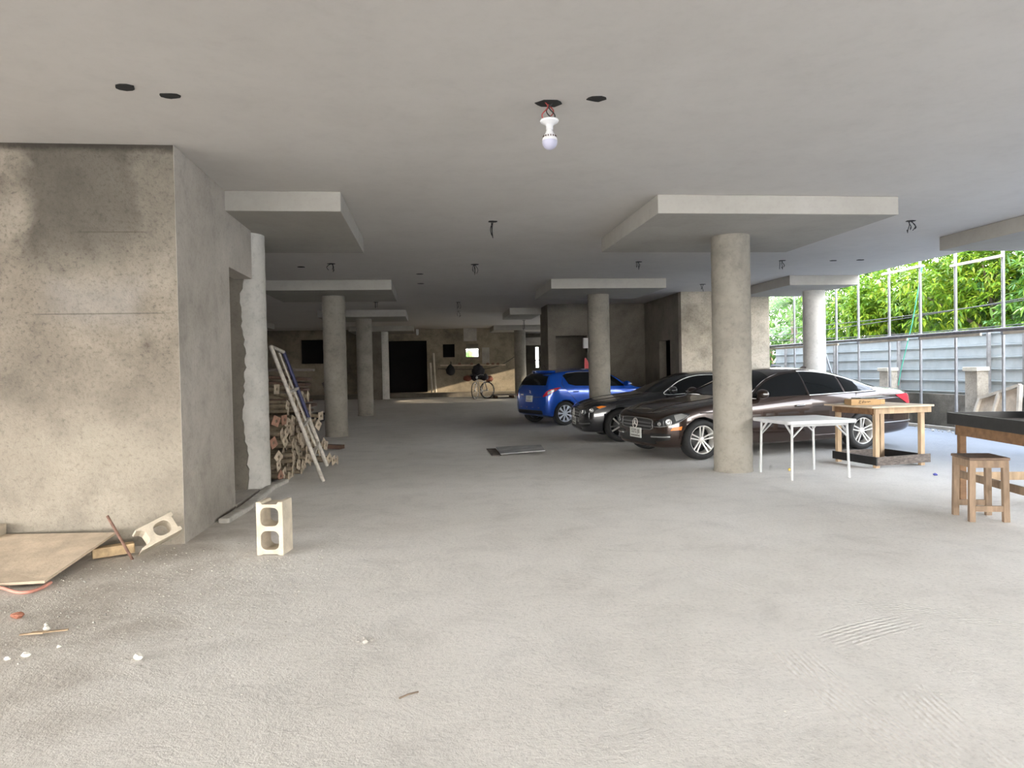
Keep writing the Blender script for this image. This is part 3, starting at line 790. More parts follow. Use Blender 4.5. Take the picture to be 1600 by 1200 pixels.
def sedan_like(kind, root, spec, scale, paint_m, wr, style, side, front_door_open=0):
    sx, sy, sz = scale
    W = .885
    ty = .775 * sy
    wheels = [(0, -1 * sy * W), (2.76 * sx, -1 * sy * W), (0, sy * W), (2.76 * sx, sy * W)]
    c = Car(root, spec, scale, paint_m, wheels, wr, (.70, 1, 2.76) if kind == 'sedan' else (.84, 1, 2.76))
    for wx in (0, 2.76 * sx):
        for sd in (-1, 1): wheel(root, wx, sd * ty, wr, .225, sd, style)
    coupe = kind == 'coupe'
    if coupe:
        lower = [(.80, .925), (1.3, .935), (2.0, .95), (2.62, .965)]
        upper = [(2.72, .985), (2.55, 1.10), (2.3, 1.20), (2.0, 1.268), (1.7, 1.295), (1.4, 1.272), (1.15, 1.185), (.95, 1.06)]
        split = [1.86]
        door = [(.66, .23), (.66, .80), (.70, .93)] + [(.92, 1.06), (1.15, 1.2), (1.4, 1.29), (1.7, 1.315), (1.86, 1.31)] + [(1.92, .9), (1.95, .6), (1.90, .23)]
    else:
        lower = [(.80, .932), (1.3, .945), (1.76, .955), (2.3, .972), (2.95, .995)]
        upper = [(3.03, 1.01), (2.88, 1.10), (2.62, 1.215), (2.35, 1.295), (2.05, 1.342), (1.75, 1.35), (1.45, 1.315), (1.2, 1.222), (.98, 1.085)]
        split = [1.76, 2.45]
        door = [(.68, .23), (.68, .80), (.72, .945)] + [(.95, 1.085), (1.2, 1.24), (1.45, 1.335), (1.74, 1.372)] + [(1.76, .95), (1.78, .6), (1.74, .23)]
    outline = lower + upper
    def zl(x):
        for (a, za), (b, zb_) in zip(lower, lower[1:]):
            if a <= x <= b: return za + (zb_ - za) * (x - a) / (b - a)
        return lower[0][1] if x < lower[0][0] else lower[-1][1]
    ups = [lower[0]] + upper[::-1] + [lower[-1]]
    ups = [(p.x, p.y) for p in smoothline([(a, b, 0) for a, b in ups], 4)]
    def zu(x):
        for (a, za), (b, zb_) in zip(ups, ups[1:]):
            if min(a, b) <= x <= max(a, b) and a != b: return za + (zb_ - za) * (x - a) / (b - a)
        return zl(x) + .02
    xs_all = [lower[0][0]] + split + [max(p[0] for p in outline) - .001]
    def window_poly(x0, x1):
        n = max(4, int((x1 - x0) / .07)); xs = [x0 + (x1 - x0) * i / n for i in range(n + 1)]
        lo = [(x, zl(x) + .008) for x in xs]; hi = [(x, max(zu(x) - .012, zl(x) + .012)) for x in xs[::-1]]
        return lo + hi
    for sd in (-1, 1):
        d = (0, -sd, 0)
        near = sd == side
        hx = .68
        # front door
        mb = MB(); hinge = Vector((hx * sx, 0, 0))
        poly = [(x, 0, z) for x, z in door]
        A = c.patch(mb, poly, d, .006 if not (near and front_door_open) else .012, .09)
        mb.mat(1); c.line(mb, poly, d, .006, .002, 5, 0, True)
        hy = sd * W * sy * .97
        org = Vector((hx * sx, hy, 0))
        mb.v = [p - org for p in mb.v]
        fd = mb.build('front_door', [paint_m, 'car_black'], root); fd.location = org
        if near and front_door_open: fd.rotation_euler = (0, 0, sd * R(front_door_open) * 1.0)
        def sub(mbx, name, mats, par=fd):
            mbx.v = [p - org for p in mbx.v]; return mbx.build(name, mats, par)
        mb = MB(); c.patch(mb, [(x, 0, z) for x, z in window_poly(xs_all[0] + .03, xs_all[1] - .03)], d, .012 if not (near and front_door_open) else .017, .08); sub(mb, 'side_window', 'car_glass')
        # handle
        hxx = (1.56 if not coupe else 1.68); hz = .80
        mb = MB(); q = c.hit(c.S((hxx, 0, hz)), Vector(d), .03)[0]
        mb.tube([q + Vector((-.10, -sd * .03, -.002)), q + Vector((-.07, 0, 0)), q + Vector((.07, 0, .006)), q + Vector((.10, -sd * .03, .006))], [.008, .014, .014, .008], 8)
        mb.mat(1); mb.tube([q + Vector((-.075, sd * .012, .004)), q + Vector((.075, sd * .012, .010))], .005, 6)
        sub(mb, 'door_handle', [paint_m, 'chrome'])
        mq = c.hit(c.S((.93, 0, .955)), Vector(d), .0)[0]
        mp = mq + Vector((0, sd * .13, .055)) - org
        mirror(fd, tuple(mp), sd, paint_m if not coupe else 'paint_black')
        # rear door / rear quarter glass
        if not coupe:
            rd = [(1.79, .23), (1.83, .6), (1.79, .95), (1.79, 1.372), (2.05, 1.36), (2.35, 1.315), (2.45, 1.28), (2.60, 1.05), (2.66, .97), (2.55, .78), (2.40, .62), (2.32, .45), (2.30, .23)]
            mb = MB(); poly = [(x, 0, z) for x, z in rd]; c.patch(mb, poly, d, .006, .09); mb.mat(1); c.line(mb, poly, d, .006, .002, 5, 0, True)
            rdo = mb.build('rear_door', [paint_m, 'car_black'], root)
            mb = MB(); c.patch(mb, [(x, 0, z) for x, z in window_poly(1.82, 2.43)], d, .011, .08); mb.build('side_window', 'car_glass', rdo)
            mb = MB(); c.patch(mb, [(x, 0, z) for x, z in window_poly(2.475, 2.96)], d, .011, .08); mb.build('quarter_window', 'car_glass', root)
            mb = MB(); q = c.hit(c.S((2.49, 0, .85)), Vector(d), .03)[0]
            mb.tube([q + Vector((-.10, -sd * .03, -.002)), q + Vector((-.07, 0, 0)), q + Vector((.07, 0, .006)), q + Vector((.10, -sd * .03, .006))], [.008, .014, .014, .008], 8)
            mb.mat(1); mb.tube([q + Vector((-.075, sd * .012, .004)), q + Vector((.075, sd * .012, .010))], .005, 6)
            mb.build('door_handle', [paint_m, 'chrome'], rdo)
        else:
            mb = MB(); c.patch(mb, [(x, 0, z) for x, z in window_poly(1.89, 2.66)], d, .011, .08); mb.build('quarter_window', 'car_glass', root)
        if not coupe:
            mb = MB(); c.patch(mb, [(1.695, 0, .962), (1.835, 0, .964), (1.835, 0, 1.335), (1.695, 0, 1.335)], d, .010, .08); mb.build('door_pillar', 'car_black', root)
        # bright trim round the glass, sill moulding
        mb = MB(); c.line(mb, [(x, 0, z) for x, z in outline], d, .0085, .012, 6, 4, True); mb.build('window_trim', 'chrome', root)
        mb = MB(); c.line(mb, [(.42, 0, .30), (1.2, 0, .285), (2.3, 0, .295)], d, .014, .004, 6, 4); mb.build('sill_moulding', [paint_m], root)
        mb = MB(); c.line(mb, [(-.05, 0, .74), (.6, 0, .745), (1.3, 0, .765), (2.2, 0, .80), (3.0, 0, .85), (3.5, 0, .87)], d, .012, -.002, 6, 4); mb.build('body_crease', [paint_m], root)
        # orange side marker
        mb = MB()
        if not coupe: c.patch(mb, [(-.66, sd * .80, .478), (-.47, sd * .86, .488), (-.45, sd * .86, .545), (-.62, sd * .81, .525)], (.45, -sd, 0), .010, .05); mb.build('side_marker', 'amber', root)
        # headlamp
        dd = (.75, -sd * .75, 0)
        if coupe: hp = [(-.70, sd * .52, .565), (-.62, sd * .72, .60), (-.42, sd * .85, .675), (-.30, sd * .87, .725), (-.42, sd * .84, .735), (-.58, sd * .74, .695), (-.70, sd * .56, .63)]
        else: hp = [(-.76, sd * .48, .525), (-.68, sd * .68, .535), (-.50, sd * .82, .60), (-.30, sd * .87, .715), (-.44, sd * .83, .745), (-.60, sd * .73, .715), (-.74, sd * .52, .605)]
        mb = MB(); c.patch(mb, hp, dd, .008, .06, smooth=3); hl = mb.build('headlamp', 'lamp_glass', root)
        for px_, py_, pz_, rr_ in (((-.585, .70, .61, .05), (-.70, .58, .575, .032)) if not coupe else ((-.66, .60, .605, .045), (-.56, .74, .64, .045))):
            q, _, nn = c.hit(c.S((px_, sd * py_, pz_)), Vector(dd).normalized(), .008)
            Mx = nn.to_track_quat('Z', 'Y').to_matrix().to_4x4(); Mx.translation = q
            mb = MB(); mb.lathe([(rr_, 0), (rr_ * .96, .008), (rr_ * .78, .006), (rr_ * .72, .001), (rr_ * .3, .012), (0, .014)], 24, Mx)
            mb.build('projector', 'lamp_silver', hl)
        if coupe:
            mb = MB(); c.patch(mb, [(-.45, sd * .83, .672), (-.32, sd * .86, .715), (-.42, sd * .84, .728), (-.5, sd * .79, .705)], dd, .013, .05); mb.build('indicator_lens', 'amber', hl)
        else:
            mb = MB(); c.line(mb, [(-.76, sd * .49, .528), (-.68, sd * .68, .54), (-.50, sd * .82, .604), (-.31, sd * .868, .712)], dd, .006, .012, 5, 4); mb.build('headlamp_edge', 'lamp_silver', hl)
            mb = MB(); c.patch(mb, [(-.53, sd * .80, .625), (-.42, sd * .85, .665), (-.34, sd * .87, .712), (-.45, sd * .83, .738), (-.55, sd * .77, .715)], dd, .012, .05); mb.build('headlamp_reflector', 'lamp_silver', hl)
        # fog slot with bright bar
        mb = MB(); c.patch(mb, [(-.78, sd * .36, .30), (-.72, sd * .58, .30), (-.62, sd * .74, .33), (-.60, sd * .76, .42), (-.70, sd * .62, .43), (-.78, sd * .38, .42)], dd, .004, .06); fs_ = mb.build('bumper_vent', 'car_black', root)
        mb = MB(); c.line(mb, [(-.77, sd * .42, .365), (-.71, sd * .60, .37), (-.61, sd * .75, .385)], dd, .013, .014, 6, 4); mb.build('vent_bar', 'lamp_silver' if not coupe else 'grey_trim', fs_)
        # tail lamp
        dt = (-.75, -sd * .75, 0)
        mb = MB(); c.patch(mb, [(3.80, sd * .45, .74), (3.76, sd * .70, .74), (3.66, sd * .80, .74), (3.44, sd * .855, .88), (3.40, sd * .86, .915), (3.60, sd * .82, .93), (3.76, sd * .68, .92), (3.80, sd * .45, .9)], (-.5, -sd, 0), .012, .06); mb.build('tail_lamp', 'red_lens', root)
        # rear bumper moulding
        mb = MB(); c.line(mb, [(3.12, sd * .88, .44), (3.5, sd * .85, .45), (3.75, sd * .72, .46)], dt, .012, .004, 6, 4); c.line(mb, [(3.2, sd * .88, .62), (3.5, sd * .85, .64), (3.75, sd * .72, .66)], dt, .010, .004, 6, 4); mb.build('bumper_moulding', 'grey_trim', root)
    # front centre
    mb = MB(); c.patch(mb, [(-.8, -.40, .475), (-.8, .40, .475), (-.8, .46, .56), (-.8, .43, .635), (-.8, -.43, .635), (-.8, -.46, .56)], PX, .006, .07); gr = mb.build('grille', 'car_black', root)
    mb = MB()
    for z in (.525, .58): c.line(mb, [(-.8, -.42, z), (-.8, 0, z), (-.8, .42, z)], PX, .014, .012, 6, 5)
    c.line(mb, [(-.8, -.40, .475), (-.8, .40, .475), (-.8, .46, .56), (-.8, .43, .635), (-.8, 0, .645), (-.8, -.43, .635), (-.8, -.46, .56)], PX, .009, .01, 6, 3, True)
    mb.build('grille_bars', 'grey_trim', gr)
    q, _, nn = c.hit(c.S((-.8, 0, .555)), Vector(PX), .02)
    mb = MB(); star_badge(mb, q + Vector((-.012, 0, 0)), (-1, 0, .1), (0, 0, 1), .075 if not coupe else .085); mb.build('badge', 'alloy', gr)
    mb = MB(); c.patch(mb, [(-.8, -.55, .25), (-.8, .55, .25), (-.8, .42, .385), (-.8, -.42, .385)], PX, .004, .07); mb.build('lower_intake', 'car_black', root)
    q, _, nn = c.hit(c.S((-.8, 0, .40)), Vector(PX), .012)
    number_plate(root, q + Vector((-.004, 0, 0)), (-1, 0, 0), .36, .155, '5272 JB' if not coupe else '3816 HK')
    # windscreen, rear window (projected from above)
    DN = (0, 0, -1)
    ws = [(.50, 0, 2), (.53, .4, 2), (.64, .66, 2), (.78, .755, 2), (1.05, .685, 2), (1.28, .61, 2), (1.34, .3, 2), (1.36, 0, 2)]
    ws = ws + [(x, -y, z) for x, y, z in ws[-2:0:-1]]
    mb = MB(); c.patch(mb, ws, DN, .006, .09); mb.build('windscreen', 'car_glass', root)
    if coupe: rw = [(2.45, 0, 2), (2.46, .35, 2), (2.52, .56, 2), (2.85, .66, 2), (3.06, .70, 2), (3.14, .4, 2), (3.17, 0, 2)]
    else: rw = [(2.58, 0, 2), (2.59, .35, 2), (2.65, .58, 2), (2.95, .68, 2), (3.12, .72, 2), (3.2, .4, 2), (3.23, 0, 2)]
    rw = rw + [(x, -y, z) for x, y, z in rw[-2:0:-1]]
    mb = MB(); c.patch(mb, rw, DN, .006, .09); mb.build('rear_window', 'car_glass', root)
    # bonnet shut lines and crease
    mb = MB()
    for sd in (-1, 1): c.line(mb, [(-.66, sd * .50, 2), (-.3, sd * .66, 2), (.1, sd * .70, 2), (.52, sd * .72, 2)], DN, .006, 0, 5, 5)
    c.line(mb, [(-.70, -.48, 2), (-.745, 0, 2), (-.70, .48, 2)], DN, .006, 0, 5, 5)
    mb.build('bonnet_gap', 'car_black', root)
    mb = MB()
    for sd in (-1, 1): c.line(mb, [(-.68, sd * .30, 2), (-.2, sd * .42, 2), (.45, sd * .52, 2)], DN, .012, -.004, 6, 5)
    mb.build('bonnet_crease', [paint_m], root)
    q = c.hit(c.S((2.35, 0, 2)), Vector(DN), 0)[0]
    mb = MB(); mb.prism([(-.07, 0), (.09, 0), (.09, .035), (.04, .055)], Matrix.Translation(q + Vector((0, .012, -.005))) @ Matrix.Rotation(R(90), 4, 'X'), .024); mb.build('roof_antenna', [paint_m], root)
    mb = MB(); c.line(mb, [(2.35, -.86, .40), (2.32, -.9, .23)], NY, .004, 0, 4, 0)
    return c

def hatch(root, scale, paint_m, wr, side):
    sx, sy, sz = scale; W = .848; ty = .735 * sy
    wheels = [(0, -sy * W), (2.43 * sx, -sy * W), (0, sy * W), (2.43 * sx, sy * W)]
    c = Car(root, HATCH, scale, paint_m, wheels, wr, (1, .82, 2.43))
    for wx in (0, 2.43 * sx):
        for sd in (-1, 1): wheel(root, wx, sd * ty, wr, .195, sd, 'cap')
    for sd in (-1, 1):
        d = (0, -sd, 0)
        fdoor = [(.42, .26), (.40, .8), (.46, 1.0), (.75, 1.18), (1.0, 1.36), (1.25, 1.405), (1.42, 1.405), (1.46, .9), (1.42, .26)]
        mb = MB(); poly = [(x, 0, z) for x, z in fdoor]; c.patch(mb, poly, d, .006, .1); mb.mat(1); c.line(mb, poly, d, .006, .002, 5, 0, True)
        fd = mb.build('front_door', [paint_m, 'car_black'], root)
        mb = MB(); c.patch(mb, [(x, 0, z) for x, z in [(.60, .985), (1.38, 1.0), (1.38, 1.375), (1.2, 1.365), (1.0, 1.315), (.80, 1.17)]], d, .012, .08); mb.build('side_window', 'car_glass', fd)
        mq = c.hit(c.S((.62, 0, 1.0)), Vector(d), 0)[0]; mirror(fd, tuple(mq + Vector((0, sd * .13, .05))), sd, paint_m)
        rdoor = [(1.48, .26), (1.52, .9), (1.47, 1.405), (1.8, 1.405), (2.2, 1.385), (2.36, 1.34), (2.50, 1.10), (2.46, 1.0), (2.2, .72), (2.02, .5), (1.98, .26)]
        mb = MB(); poly = [(x, 0, z) for x, z in rdoor]; c.patch(mb, poly, d, .006, .1); mb.mat(1); c.line(mb, poly, d, .006, .002, 5, 0, True)
        rd = mb.build('rear_door', [paint_m, 'car_black'], root)
        mb = MB(); c.patch(mb, [(x, 0, z) for x, z in [(1.50, 1.01), (2.12, 1.03), (2.30, 1.08), (2.40, 1.30), (2.30, 1.345), (2.0, 1.375), (1.50, 1.378)]], d, .012, .08, ); mb.build('side_window', 'car_glass', rd)
        mb = MB(); c.line(mb, [(1.50, 0, 1.385), (2.0, 0, 1.382), (2.30, 0, 1.352)], d, .007, .012, 6, 3); mb.build('window_trim', 'grey_trim', rd)
        for par, hx in ((fd, 1.30), (rd, 2.13)):
            mb = MB(); q = c.hit(c.S((hx, 0, .88)), Vector(d), .028)[0]
            mb.tube([q + Vector((-.09, -sd * .03, 0)), q + Vector((-.06, 0, 0)), q + Vector((.06, 0, 0)), q + Vector((.09, -sd * .03, 0))], [.008, .013, .013, .008], 8); mb.build('door_handle', [paint_m], par)
        dt = (-.7, -sd * .75, 0)
        mb = MB(); c.patch(mb, [(3.03, sd * .60, .765), (2.98, sd * .74, .80), (2.86, sd * .82, .88), (2.62, sd * .84, .985), (2.72, sd * .84, .995), (2.88, sd * .81, .965), (2.99, sd * .74, .91)], dt, .008, .05, smooth=3); tl = mb.build('tail_lamp', 'red_lens', root)
        mb = MB(); c.patch(mb, [(2.97, sd * .74, .825), (2.86, sd * .82, .895), (2.74, sd * .84, .955), (2.86, sd * .82, .950), (2.97, sd * .75, .895)], dt, .013, .04); mb.build('clear_lens', 'lamp_silver', tl)
        mb = MB(); c.patch(mb, [(-.70, sd * .50, .62), (-.58, sd * .70, .68), (-.30, sd * .82, .82), (-.42, sd * .78, .84), (-.66, sd * .60, .76)], (.75, -sd * .75, 0), .008, .06); mb.build('headlamp', 'lamp_glass', root)
    B = (-1, 0, 0)
    mb = MB(); c.patch(mb, [(3, -.64, 1.06), (3, .64, 1.06), (3, .60, 1.2), (3, .53, 1.36), (3, -.53, 1.36), (3, -.60, 1.2)], B, .006, .08); mb.build('rear_window', 'car_glass', root)
    mb = MB(); c.line(mb, [(3, -.54, 1.385), (3, 0, 1.40), (3, .54, 1.385)], B, .03, .03, 8, 5); mb.build('spoiler', [paint_m], root)
    mb = MB(); c.line(mb, [(3, -.58, .76), (3, 0, .74), (3, .58, .76)], B, .006, .0, 5, 4); c.line(mb, [(3, -.70, .5), (3, -.74, 1.0), (3, -.5, 1.06), (3, .5, 1.06), (3, .74, 1.0), (3, .70, .5)], B, .005, 0, 5, 0); mb.build('tailgate_gap', 'car_black', root)
    q = c.hit(c.S((3, 0, .70)), Vector(B), .012)[0]; number_plate(root, q, (1, 0, .1), .34, .16, '7127')
    mb = MB(); q = c.hit(c.S((3, 0, .88)), Vector(B), .01)[0]
    mb.tube([q + Vector((.006, -.035, .03)), q + Vector((.006, .03, .012)), q + Vector((.006, -.03, -.012)), q + Vector((.006, .035, -.03))], .007, 6); mb.build('badge', 'chrome', root)
    mb = MB()
    for k in range(5):
        q = c.hit(c.S((3, -.36 - k * .028, .80)), Vector(B), .008)[0]; mb.box(q, (.006, .018, .03))
    mb.build('model_lettering', 'chrome', root)
    mb = MB(); c.patch(mb, [(3, -.62, .30), (3, .62, .30), (3, .60, .40), (3, -.60, .40)], B, .004, .08); mb.build('lower_bumper', 'car_black', root)
    mb = MB()
    for k in (-.45, -.15, .15, .45):
        q = c.hit(c.S((3, k, .47)), Vector(B), .006)[0]; mb.box(q, (.008, .06, .012))
    mb.build('bumper_reflector', 'lamp_silver', root)
    DN = (0, 0, -1)
    ws = [(.18, 0, 2), (.2, .4, 2), (.34, .66, 2), (.46, .70, 2), (.75, .62, 2), (.95, .56, 2), (1.0, .3, 2), (1.02, 0, 2)]; ws = ws + [(x, -y, z) for x, y, z in ws[-2:0:-1]]
    mb = MB(); c.patch(mb, ws, DN, .006, .09); mb.build('windscreen', 'car_glass', root)
    q = c.hit(c.S((2.45, 0, 2)), Vector(DN), 0)[0]
    mb = MB(); mb.tube([q + Vector((0, 0, -.01)), q + Vector((.03, 0, .05)), q + Vector((.10, 0, .13))], .006, 6); mb.build('roof_antenna', 'car_black', root)
    return c

def place_car(root, contact, contact_local, rz):
    c, s = math.cos(rz), math.sin(rz)
    x, y = contact_local
    root.location = (contact[0] - (c * x - s * y), contact[1] - (s * x + c * y), 0); root.rotation_euler = (0, 0, rz)

car1 = thing('sedan_car', 'brown four door sedan with its front door ajar behind the large column', 'car', group='parked cars')
car1s = (1.085, 1.04, .945)
place_car(car1, (4.03, 10.16), (0, -.885 * 1.04), R(11.3))
sedan_like('sedan', car1, SEDAN, car1s, 'paint_brown', .302, 'pair', -1, 3.5)
car2 = thing('coupe_car', 'black two door coupe parked between the brown and blue cars', 'car', group='parked cars')
place_car(car2, (3.57, 13.01), (0, -.893 * 1.02), R(-2))
sedan_like('coupe', car2, COUPE, (1.06, 1.02, .945), 'paint_black', .312, 'dark', -1, 0)
car3 = thing('hatchback_car', 'small bright blue hatchback seen from behind at the far column', 'car', group='parked cars')
place_car(car3, (3.33, 17.26), (2.43, .848 * 1.04), R(200))
hatch(car3, (1.0, 1.04, .945), 'paint_blue', .298, 1)

# ------------------------------------------------------------------ LEFT FOREGROUND
def rrect(x0, x1, y0, y1, r, n=5):
    pts = []
    for cx, cy, a0 in ((x1 - r, y0 + r, -90), (x1 - r, y1 - r, 0), (x0 + r, y1 - r, 90), (x0 + r, y0 + r, 180)):
        for i in range(n + 1):
            a = R(a0 + 90 * i / n); pts.append((cx + r * math.cos(a), cy + r * math.sin(a)))
    return pts

def cinder_block(L, W, D, cells, broken=False):
    """hollow block: face in local XY (W by L), depth along +Z"""
    bm = bmesh.new()
    outer = [(-W / 2, 0), (-W * .32, 0), (-W * .28, .008), (W * .28, .008), (W * .32, 0), (W / 2, 0), (W / 2, L), (W * .32, L), (W * .28, L - .018), (-W * .28, L - .018), (-W * .32, L), (-W / 2, L)]
    if broken: outer = [(-W / 2, L * .26), (-W * .42, L * .27), (-W * .33, L * .36), (-W * .2, L * .40), (W * .18, L * .40), (W * .32, L * .35), (W * .38, L * .2), (W / 2, L * .16), (W / 2, L), (W * .32, L), (W * .28, L - .018), (-W * .28, L - .018), (-W * .32, L), (-W / 2, L)]
    loops = [outer] + [rrect(*c)[::-1] for c in cells]
    edges = []
    for lp in loops:
        vs = [bm.verts.new((x, y, 0)) for x, y in lp]
        edges += [bm.edges.new((vs[i], vs[(i + 1) % len(vs)])) for i in range(len(vs))]
    bmesh.ops.triangle_fill(bm, use_beauty=True, use_dissolve=False, edges=edges)
    ext = bmesh.ops.extrude_face_region(bm, geom=bm.faces[:])
    for g in ext['geom']:
        if isinstance(g, bmesh.types.BMVert): g.co.z += D
    bmesh.ops.recalc_face_normals(bm, faces=bm.faces)
    bm.verts.index_update()
    mb = MB(); mb.add([v.co.copy() for v in bm.verts], [tuple(v.index for v in f.verts) for f in bm.faces], False); bm.free()
    return mb
bw, bl_, bd = .212, .415, .20
cb = cinder_block(bl_, bw, bd, [(-bw * .335, bw * .335, .043, .188, .045), (-bw * .335, bw * .335, .226, .37, .045)])
cbm = Matrix.Translation((-1.258, 5.665, 0)) @ Matrix.Rotation(R(-10), 4, 'Z') @ Matrix.Rotation(R(90), 4, 'X') @ Matrix.Rotation(R(0), 4, 'Z')
cb.v = [cbm @ Vector((p.x, p.y, -p.z)) for p in cb.v]
cb.f = [f[::-1] for f in cb.f]
o = cb.build('concrete_block', 'block', bevel=.004); tag(o, 'pale hollow concrete block standing upright on the dusty floor', 'concrete block')
cb = cinder_block(.40, .17, .15, [(-.055, .055, .215, .345, .05)], True)
cbm = Matrix.Translation((-2.315, 5.69, .0)) @ Matrix.Rotation(R(42), 4, 'Z') @ Matrix.Rotation(R(-20), 4, 'Y') @ Matrix.Rotation(R(62), 4, 'X') @ Matrix.Rotation(R(-90), 4, 'Z')
vv = [cbm @ Vector((p.x, p.y, -p.z)) for p in cb.v]; mz = min(p.z for p in vv); cb.v = [p - Vector((0, 0, mz - .0)) for p in vv]; cb.f = [f[::-1] for f in cb.f]
o = cb.build('concrete_block', 'block', bevel=.004); tag(o, 'broken hollow concrete block tilted against the left wall base', 'concrete block')

t = thing('plywood_sheet', 'dusty plywood sheet lying over a gap at the left wall', 'plywood', (-3.05, 5.6, 0))
mb = MB(); q = [(-4.2, 5.0, .03), (-2.62, 5.12, .02), (-2.52, 5.98, .15), (-3.55, 6.16, .14), (-4.3, 6.16, .12)]
mb.add([Vector(p) for p in q] + [Vector(p) + Vector((0, 0, .018)) for p in q], [(4, 3, 2, 1, 0), (5, 6, 7, 8, 9)] + [(i, (i + 1) % 5, 5 + (i + 1) % 5, 5 + i) for i in range(5)], False)
mb.build('board', 'ply', t, True)
def plank(name, label, cat, p0, p1, w, h, m, group=None, up=(0, 0, 1)):
    mb = MB(); c = (Vector(p0) + Vector(p1)) / 2
    mb.bar(Vector(p0) - c, Vector(p1) - c, w, h, up)
    o = mb.build(name, m, bevel=min(w, h) * .08); o.location = c
    return tag(o, label, cat, group)
plank('timber_offcut', 'short split timber wedged under the plywood edge', 'timber', (-2.62, 5.80, .05), (-2.36, 5.93, .055), .09, .075, 'ply_edge')
plank('timber_beam', 'pale timber beam end at the left edge behind the plywood', 'timber', (-4.3, 6.02, .235), (-3.42, 6.10, .20), .12, .085, 'timber_pale')
mb = MB(); mb.cyl((-2.30, 5.74, .0), (-2.50, 5.80, .335), .011, n=10); o = mb.build('rebar_rod', 'rebar'); tag(o, 'rusty steel rod sticking up at a slant beside the broken block', 'steel rod')
mb = MB(); mb.tube(smoothline([(-3.1, 5.12, .03), (-2.88, 5.06, .025), (-2.72, 4.97, .012), (-2.64, 4.955, .012), (-2.60, 5.03, .012), (-2.585, 5.13, .02)], 6), .011, 8); o = mb.build('cord', 'cord'); tag(o, 'pink cord lying along the front edge of the plywood', 'cord')
def stone(x, y, r, m, label, cat='stone', group=None, flat=.6):
    mb = MB(); mb.sm = False; mb.blob((0, 0, r * flat * .8), (r, r * .8, r * flat), 2, .16, int(x * 1000))
    o = mb.build('loose_stone' if cat == 'stone' else 'brick_chip', m); o.location = (x, y, fh(x, y)); o.rotation_euler = (0, 0, x * 9); return tag(o, label, cat, group)
stone(-2.44, 4.46, .034, 'brick', 'red brick chip on the gravel at the left edge', 'brick')
stone(-1.47, 3.70, .026, 'pebble_w', 'white stone alone on the floor in the left foreground')
stone(-2.15, 4.21, .024, 'pebble_w', 'pale stone beside the wood splinter')
stone(-2.20, 4.30, .014, 'pebble_w', 'small pale stone just behind the wood splinter')
stone(-2.06, 3.83, .022, 'pebble_w', 'pale stone at the left edge of the foreground, larger of a pair')
stone(-2.13, 3.80, .016, 'pebble_w', 'pale stone at the left edge of the foreground, smaller of a pair')
stone(-1.95, 3.93, .014, 'pebble_w', 'tiny pale stone in front of the wood splinter')
for k, (x, y, r) in enumerate([(-.36, 3.72, .018), (-.33, 3.75, .012), (-.40, 3.74, .011), (-.37, 3.78, .010)]):
    stone(x, y, r, 'pebble_g', 'crumb of grey mortar in a small heap in the middle foreground', group='mortar crumbs in the middle foreground')
mb = MB(); mb.bar((-2.25, 4.13, .012), (-2.02, 4.17, .012), .018, .006); mb.bar((-2.2, 4.14, .014), (-2.12, 4.125, .02), .03, .008); o = mb.build('wood_splinter', 'wood'); tag(o, 'thin wood splinter on the gravel in the left foreground', 'wood splinter')
mb = MB(); mb.tube([(-.16, 3.05, .006), (-.12, 3.07, .012), (-.08, 3.10, .006)], .004, 5); o = mb.build('twig', 'bark'); tag(o, 'small dark twig in the middle foreground', 'twig')
# loose gravel: nobody could count it
def gravel(name, label, n, region, rmin, rmax, m, seed):
    rnd = random.Random(seed); mb = MB(); mb.sm = False
    ico = [(0, 0, 1), (.9, 0, .3), (.28, .85, .3), (-.72, .5, .3), (-.72, -.5, .3), (.28, -.85, .3), (0, 0, -.3)]
    fs = [(0, 1, 2), (0, 2, 3), (0, 3, 4), (0, 4, 5), (0, 5, 1), (6, 2, 1), (6, 3, 2), (6, 4, 3), (6, 5, 4), (6, 1, 5)]
    for i in range(n):
        x, y = region(rnd); r = rmin + (rmax - rmin) * rnd.random() ** 3; a = rnd.uniform(0, 6.3); ca, sa = math.cos(a), math.sin(a)
        k = [rnd.uniform(.7, 1.2) for _ in ico]
        mb.add([Vector((x + (p[0] * ca - p[1] * sa) * r * kk, y + (p[0] * sa + p[1] * ca) * r * kk, fh(x, y) + p[2] * r * kk * .7)) for p, kk in zip(ico, k)], fs, False)
    o = mb.build(name, m); return tag(o, label, 'gravel', kind='stuff')
gravel('loose_gravel', 'fine pale gravel scattered on the dirt along the left wall', 1500, lambda r: (r.triangular(-3.3, -.6, -2.0), r.triangular(3.2, 6.15, 5.2)), .003, .012, 'pebble_g', 3)
gravel('loose_gravel', 'fine white grit scattered over the dusty floor', 700, lambda r: (r.uniform(-2.2, 4.5), 2.3 + 7 * r.random() ** 1.5), .002, .006, 'pebble_w', 5)

